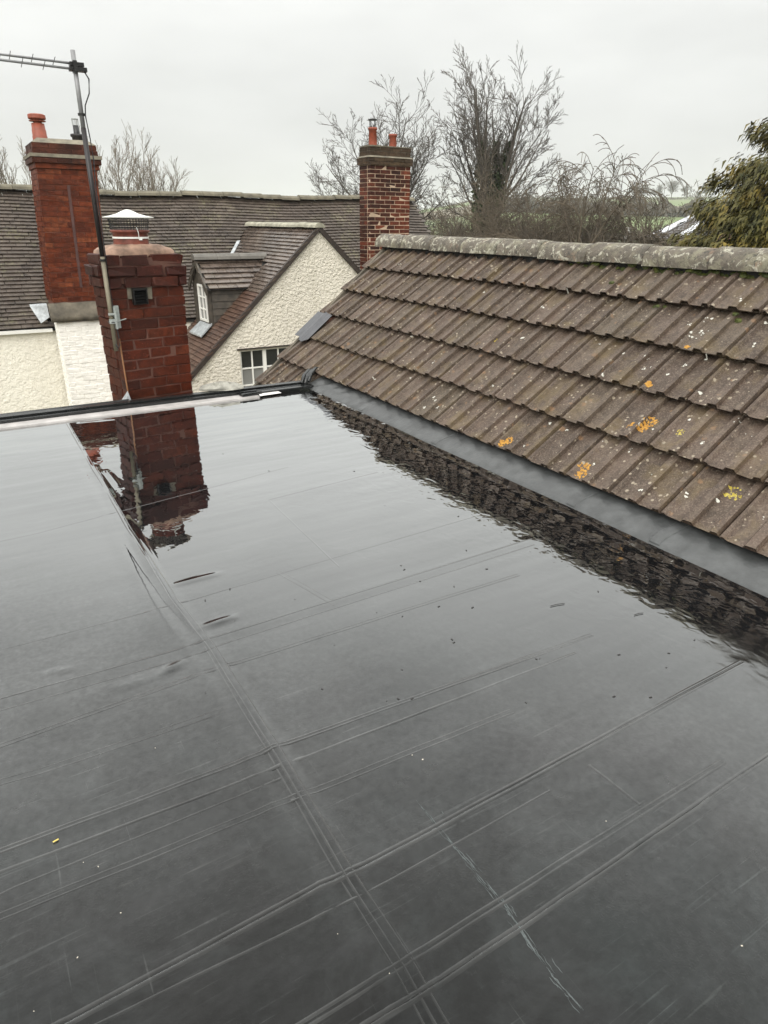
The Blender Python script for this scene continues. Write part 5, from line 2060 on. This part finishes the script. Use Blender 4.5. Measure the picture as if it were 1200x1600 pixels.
# golden conifer at the right
def conifer():
    c = at_dist(1390, 350, 15.5)
    root = thing('conifer', 'dense golden brown conifer with drooping sprays at the right edge', 'tree', (c[0], c[1], -4.0))
    HT = 10.6
    mb = MB()
    mb.tube([(0, 0, 0), (0, 0, HT * .5), (0, 0, HT - .3)], [.22, .14, .03], 8)
    mb.build('trunk', M['bark_grey'], root, True)
    rg = np.random.default_rng(4)
    # boughs: bearing, height, reach
    nbg = 640
    z = HT * (1 - np.sqrt(rg.uniform(0.0, 1, nbg))) * .93 + .25
    z = np.clip(HT * rg.beta(1.0, 1.5, nbg) + .2, .3, HT - .1)
    th = rg.uniform(0, 2 * math.pi, nbg)
    lump = 1 + .09 * np.sin(th * 3 + z * 1.3) + .10 * np.sin(th * 7 - z * 2.1) + rg.normal(0, .08, nbg)
    R = np.minimum((HT - z) * .555 + .12, 2.85) * lump
    # inner dark mass so that the crown is not see-through in the middle
    pts, dirs = [], []
    V_all, nq = [], 0
    tips = []
    for i in range(nbg):
        m = int(20 + 20 * R[i])
        k = np.sqrt(rg.uniform(.25, 1.0, m))
        k[: m // 2] = rg.uniform(.85, 1.02, m // 2)
        rad = R[i] * k
        a = th[i] + rg.normal(0, .10, m) / np.maximum(.4, k)
        zz = z[i] + .18 * rad - .13 * rad ** 2 / max(.5, R[i]) + rg.normal(0, .07, m)
        tips.append(np.stack([rad * np.cos(a), rad * np.sin(a), zz, a, k], 1))
    T = np.concatenate(tips, 0)
    n = len(T)
    strands = 6
    vs = []
    qs = []
    base = 0
    for s in range(strands):
        a = T[:, 3] + rg.normal(0, .55, n)
        out = np.stack([np.cos(a), np.sin(a), np.zeros(n)], 1)
        side = np.stack([-np.sin(a), np.cos(a), np.zeros(n)], 1)
        L = rg.uniform(.05, .15, n)[:, None]
        wv = rg.uniform(.013, .028, n)[:, None]
        P0 = T[:, :3] + rg.normal(0, .07, (n, 3))
        tw = side * np.cos(rg.uniform(-.9, .9, n))[:, None] + np.array([[0, 0, 1.]]) * np.sin(rg.uniform(-.9, .9, n))[:, None]
        P1 = P0 + out * L * .62 + np.array([[0, 0, -.26]]) * L
        P3 = P0 + out * L * .92 + np.array([[0, 0, -1.0]]) * L
        V = np.stack([P0 - tw * wv * .4, P0 + tw * wv * .4, P1 - tw * wv, P1 + tw * wv, P3 - tw * wv * .15, P3 + tw * wv * .15], 1).reshape(-1, 3)
        b_ = base + np.arange(n)[:, None] * 6
        for q in (0, 2):
            qs.append(np.concatenate([b_ + q, b_ + q + 1, b_ + q + 3, b_ + q + 2], 1))
        vs.append(V)
        base += n * 6
    np_mesh('crown', np.concatenate(vs), np.concatenate(qs), M['conifer'], root)
    br = MB()
    for i in range(0, nbg, 2):
        d = (math.cos(th[i]), math.sin(th[i]))
        br.tube([(0, 0, z[i]), (d[0] * R[i] * .5, d[1] * R[i] * .5, z[i] + .06 * R[i]), (d[0] * R[i] * .92, d[1] * R[i] * .92, z[i] + .05 * R[i])], [.03, .02, .006], 4, cap=False)
    br.build('boughs', M['bark_grey'], root)['kind'] = 'stuff'
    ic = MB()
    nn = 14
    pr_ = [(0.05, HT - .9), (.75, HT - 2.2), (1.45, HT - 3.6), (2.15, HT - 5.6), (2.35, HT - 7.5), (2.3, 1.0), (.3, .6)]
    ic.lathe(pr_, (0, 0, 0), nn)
    o = ic.build('inner_shade_core', M['conifer_dark'], root)  # solid core; the crown's inner shade is put into its dark colour


conifer()

# ================================================================== FAR THINGS
# slate roofed house with two bright roof panels
fh0 = at_dist(1052, 372, 42)
fhz = thing('far_house', 'distant low slate roofed house with two bright roof panels by the conifer', 'house', (fh0[0], fh0[1], -4.0), 0)
ca_ = at_dist(1000, 374, 42)
pA = at_dist(995, 376, 42) - np.array([fh0[0], fh0[1], -4])       # eaves left
pB = at_dist(1105, 376, 41) - np.array([fh0[0], fh0[1], -4])      # eaves right
pC = at_dist(1150, 337, 46) - np.array([fh0[0], fh0[1], -4])      # ridge right
pD = at_dist(1078, 337, 46.5) - np.array([fh0[0], fh0[1], -4])    # ridge left
pA, pB, pC, pD = map(Vector, (pA, pB, pC, pD))
nrm = (pB - pA).cross(pD - pA).normalized()
if nrm.z < 0:
    nrm = -nrm


def fpt(u, v, h=0):
    return pA.lerp(pB, u).lerp(pD.lerp(pC, u), v) + nrm * h


nrow = 16
for k in range(nrow):
    v0, v1 = k / nrow, min(1.0, (k + 1.15) / nrow)
    mb = MB()
    vs = [fpt(0, v0, .05), fpt(1, v0, .05), fpt(1, v1, .02), fpt(0, v1, .02), fpt(0, v0, .0), fpt(1, v0, .0), fpt(1, v1, -.02), fpt(0, v1, -.02)]
    mb.add(vs, TRI_F)
    mb.build('slate_course', M['slate'], fhz)
for u0, u1, a, b in ((.10, .24, .12, .97), (.50, .66, .10, .97)):
    mb = MB()
    mb.add([fpt(u0, a, .07), fpt(u1, a, .07), fpt(u1, b, .07), fpt(u0, b, .07), fpt(u0, a, .14), fpt(u1, a, .14), fpt(u1, b, .14), fpt(u0, b, .14)], TRI_F)
    mb.build('roof_panel', M['panel'], fhz)
mb = MB()
dn = Vector((0, 0, -4.2))
A2, B2_, C2, D2 = fpt(0, .03, -.05), fpt(1, .03, -.05), fpt(1, 1, -.05), fpt(0, 1, -.05)
lo = [Vector((p.x, p.y, -.3)) for p in (A2, B2_, C2, D2)]
mb.add([A2, B2_, C2, D2] + lo, [(4, 5, 1, 0), (5, 6, 2, 1), (6, 7, 3, 2), (7, 4, 0, 3)])
mb.build('wall', M['far_wall'], fhz)

# timber rail fence with a pale post
f0, f1 = at_dist(925, 373, 26), at_dist(1085, 373, 24)
fz = thing('rail_fence', 'weathered timber rail fence with one pale post beyond the ridge', 'fence', (f0[0], f0[1], -4.0))
e = f1 - f0
for k, zz in enumerate((4.86, 4.66, 4.46)):
    mb = MB()
    mb.tube([(0, 0, zz), (e[0] * .5, e[1] * .5, zz + .01), (e[0], e[1], zz - .02)], .045, 5)
    mb.build('rail', M['fence'], fz)
for k in range(6):
    u = k / 5
    mb = MB()
    mb.box(-.05, .05, -.05, .05, 0, 4.95)
    o = mb.build('post', M['fence'], fz)
    o.location = (e[0] * u, e[1] * u, 0)
mb = MB()
mb.box(-.06, .06, -.06, .06, 0, 5.22)
o = mb.build('post', M['white_paint'], fz)
o.location = (e[0] * .37, e[1] * .37, 0)
tag(o, 'pale painted post taller than the rest')


# hedges and woods on the hill: lumpy twiggy masses
def hedge(px0, px1, D, hgt, n, seed, name='hedgerow', dens=1.0, depth=3.0, mat='twig_far'):
    rg = np.random.default_rng(seed)
    u = rg.uniform(0, 1, n)
    a, b = at_dist(px0, 350, D), at_dist(px1, 350, D)
    base = np.outer(1 - u, a[:2]) + np.outer(u, b[:2])
    dirv = np.array([a[0] + b[0], a[1] + b[1]])
    dirv /= np.linalg.norm(dirv)
    dd_ = rg.uniform(-depth, depth, n)
    base = base + dd_[:, None] * dirv[None]
    gz_ = np.array([terr(q[0], q[1]) for q in base])
    hl = hgt * (.6 + .4 * np.sin(u * 23 + seed) * np.sin(u * 61)) * rg.uniform(.5, 1.1, n)
    s = rg.uniform(.3, .9, n)[:, None] * hgt * .16
    z = gz_ + np.abs(hl) * rg.uniform(0, 1, n)
    P0 = np.stack([base[:, 0], base[:, 1], z], 1)
    a_ = rg.normal(size=(n, 3)) * np.array([1, 1, 1.6])
    a_ /= np.linalg.norm(a_, axis=1)[:, None]
    b_ = np.cross(a_, rg.normal(size=(n, 3)))
    b_ /= np.linalg.norm(b_, axis=1)[:, None]
    V = np.stack([P0 - a_ * s, P0 + b_ * s * .6, P0 + a_ * s, P0 - b_ * s * .6], 1).reshape(-1, 3)
    o = np_mesh(name, V, np.arange(n * 4).reshape(-1, 4), M[mat])
    tag(o, kind='stuff')
    return o


o = hedge(700, 1400, 175, 3.2, 5000, 1)
tag(o, 'low bare hedgerow along the near edge of the green field', 'hedge')
o = hedge(780, 1400, 292, 6.5, 14000, 2, 'wood', depth=7)
tag(o, 'brown bare wood across the middle of the hillside', 'wood')
o = hedge(780, 1400, 345, 6, 9000, 3, 'wood', depth=22)
tag(o, 'grey brown bare wood higher on the hillside', 'wood')
o = hedge(700, 1400, 590, 4.0, 7000, 4)
tag(o, 'thin hedgerow along the skyline of the hill', 'hedge')
o = hedge(560, 1300, 60, 3.0, 12000, 6, 'thicket', depth=7)
tag(o, 'low grey brown undergrowth behind the shrubs and fence', 'undergrowth')

# trees on the skyline
PH = {'min': .07, 1: dict(segs=4, children=12, angle=.7, ratio=.6, trop=.02, wander=.12, start=.15, rr=.5, taper=.8, shrink=.6),
      2: dict(segs=3, children=9, angle=.7, ratio=.55, trop=.02, wander=.15, start=.1, rr=.6),
      3: dict(segs=2, children=0, angle=.5, ratio=.5, trop=0, wander=.2)}
sky_trees = [(997, 11, 'widest clump of small trees on the hill skyline, by the weeping tree'), (1026, 10, 'lone rounded tree on the hill skyline, second from the left'), (1047, 13, 'larger twin topped tree on the hill skyline above the slate roof'), (1070, 9, 'low broad tree on the hill skyline right of the twin topped one'), (1088, 5.0, 'tiny tree on the hill skyline left of the round one'), (1100, 9.5, 'round crowned lone tree on the hill skyline nearest the conifer')]
for px, ht, lab in sky_trees:
    b = at_dist(px, 320, 600)
    gzz = terr(b[0], b[1])
    segs = [((0, 0, 0), (0, 0, ht * .3), .3, .25, 0)]
    for k in range(6 if px != 997 else 9):
        d = Vector((r1.gauss(0, .5), r1.gauss(0, .5), 1)).normalized()
        sp_ = 0 if px != 997 else r1.uniform(-7, 7)
        grow(r1, (right.x * sp_, right.y * sp_, ht * .2), tuple(d), ht * .62, .2, 1, PH, segs)
    make_tree('skyline_tree', lab, 'tree', (b[0], b[1], gzz - .3), segs, M['twig_far'], M['twig_far'], .2, 'trees along the hill skyline')

# ================================================================== LITTER ON THE FLAT ROOF
lit = MB()
lit_d = MB()
r9 = random.Random(77)
for _ in range(12):
    px, py = r9.uniform(20, 1180), r9.uniform(1130, 1600)
    p = on_z(px, py)
    s = r9.uniform(.0006, .0015)
    T = Matrix.Translation((p[0], p[1], float(deck_h(p[0], p[1])) + s * .5)) @ Matrix.Rotation(r9.uniform(0, 3), 4, 'Z')
    lit.box(-s * 1.3, s * 1.3, -s * .7, s * .7, -s * .5, s * .5, T)
for _ in range(60):
    px, py = r9.uniform(300, 1150), r9.uniform(700, 1100)
    p = on_z(px, py)
    if p[0] > FX1 - .05 or p[1] > 5.0:
        continue
    s = r9.uniform(.0012, .0035)
    T = Matrix.Translation((p[0], p[1], float(deck_h(p[0], p[1])) + s * .3)) @ Matrix.Rotation(r9.uniform(0, 3), 4, 'Z')
    lit_d.box(-s * 1.5, s * 1.5, -s * .6, s * .6, -s * .3, s * .3, T)
o = lit.build('pale_grit', M['debris'])
tag(o, 'pale grit specks scattered over the near part of the flat roof', 'grit', kind='stuff')
o = lit_d.build('dark_grit', M['debris_dark'])
tag(o, 'dark grit specks scattered over the far wet part of the flat roof', 'grit', kind='stuff')
p = on_z(83, 1317)
sw_ = MB()
sw_.tube([(0, 0, .003), (.006, .001, .0035), (.012, .0025, .003)], .0016, 6)
o = sw_.build('straw_piece', M['straw'])
o.location = (p[0], p[1], float(deck_h(p[0], p[1])))
tag(o, 'tiny yellow straw lying on the black membrane at lower left', 'straw')
for px, py, px2, py2, lab in ((860, 948, 882, 944, 'thin dark twig lying on the wet membrane left of the other'), (991, 962, 1005, 959, 'short curled dark twig by the dark reflection edge')):
    a, b = on_z(px, py), on_z(px2, py2)
    mb = MB()
    mid = (a + b) / 2
    mb.tube([(0, 0, .003), (mid[0] - a[0] + .001, mid[1] - a[1] + .002, .0035), (b[0] - a[0], b[1] - a[1], .003)], .0014, 5)
    o = mb.build('twig', M['debris_dark'])
    o.location = (a[0], a[1], float(deck_h(a[0], a[1])))
    tag(o, lab, 'twig')

sc = MB()
r8 = random.Random(5)
path = np.array([on_z(*p)[:2] for p in ((640, 1235), (690, 1300), (720, 1335), (770, 1392), (820, 1462), (860, 1520), (910, 1580))])
pd = np.concatenate([[0], np.cumsum(np.hypot(*np.diff(path, axis=0).T))])
for rib in range(85):
    a = pd[-1] * r8.betavariate(1.6, 1.3)
    L_ = r8.uniform(.008, .05)
    off = r8.gauss(0, .003) if r8.random() < .7 else r8.gauss(0, .009)
    wd = r8.uniform(.0002, .0009)
    n_ = 6
    base = len(sc.v)
    for q in range(n_):
        u = min(pd[-1], a + L_ * q / (n_ - 1))
        c0 = np.array([np.interp(u, pd, path[:, 0]), np.interp(u, pd, path[:, 1])])
        e_ = np.array([np.interp(u + .01, pd, path[:, 0]), np.interp(u + .01, pd, path[:, 1])]) - np.array([np.interp(u - .01, pd, path[:, 0]), np.interp(u - .01, pd, path[:, 1])])
        e_ /= max(1e-6, np.hypot(*e_))
        nn_ = np.array([-e_[1], e_[0]])
        w_ = wd * (math.sin(math.pi * (q + .3) / (n_ - .4)) + .05) * r8.uniform(.6, 1.4)
        c0 = c0 + nn_ * (off + r8.gauss(0, .0008))
        for sg in (-1, 1):
            x, y = c0 + nn_ * w_ * sg
            sc.v.append((x, y, float(deck_h(x, y)) + .0005))
    for q in range(n_ - 1):
        sc.f.append((base + 2 * q, base + 2 * q + 1, base + 2 * q + 3, base + 2 * q + 2))
        sc.m.append(0)
o = sc.build('chalky_scuff', simple('chalky_scuff', (0.070, 0.082, 0.082), rough=.6, var=.3, scale=60, bmp=0), roof)
o['kind'] = 'stuff'

# ================================================================== AIR
hm = bpy.data.materials.new('haze')
hm.use_nodes = True
ht_ = hm.node_tree
ht_.nodes.clear()
ho = N(ht_, 'ShaderNodeOutputMaterial')
hv = N(ht_, 'ShaderNodeVolumePrincipled')
hv.inputs['Color'].default_value = (0.93, 0.95, 0.95, 1)
hv.inputs['Density'].default_value = 0.0005
hv.inputs['Anisotropy'].default_value = 0.2
ht_.links.new(hv.outputs[0], ho.inputs['Volume'])
hz = MB()
hz.box(-1700, 1700, -1700, 1700, -5.2, 46)
o = hz.build('haze', hm)
o['kind'] = 'stuff'
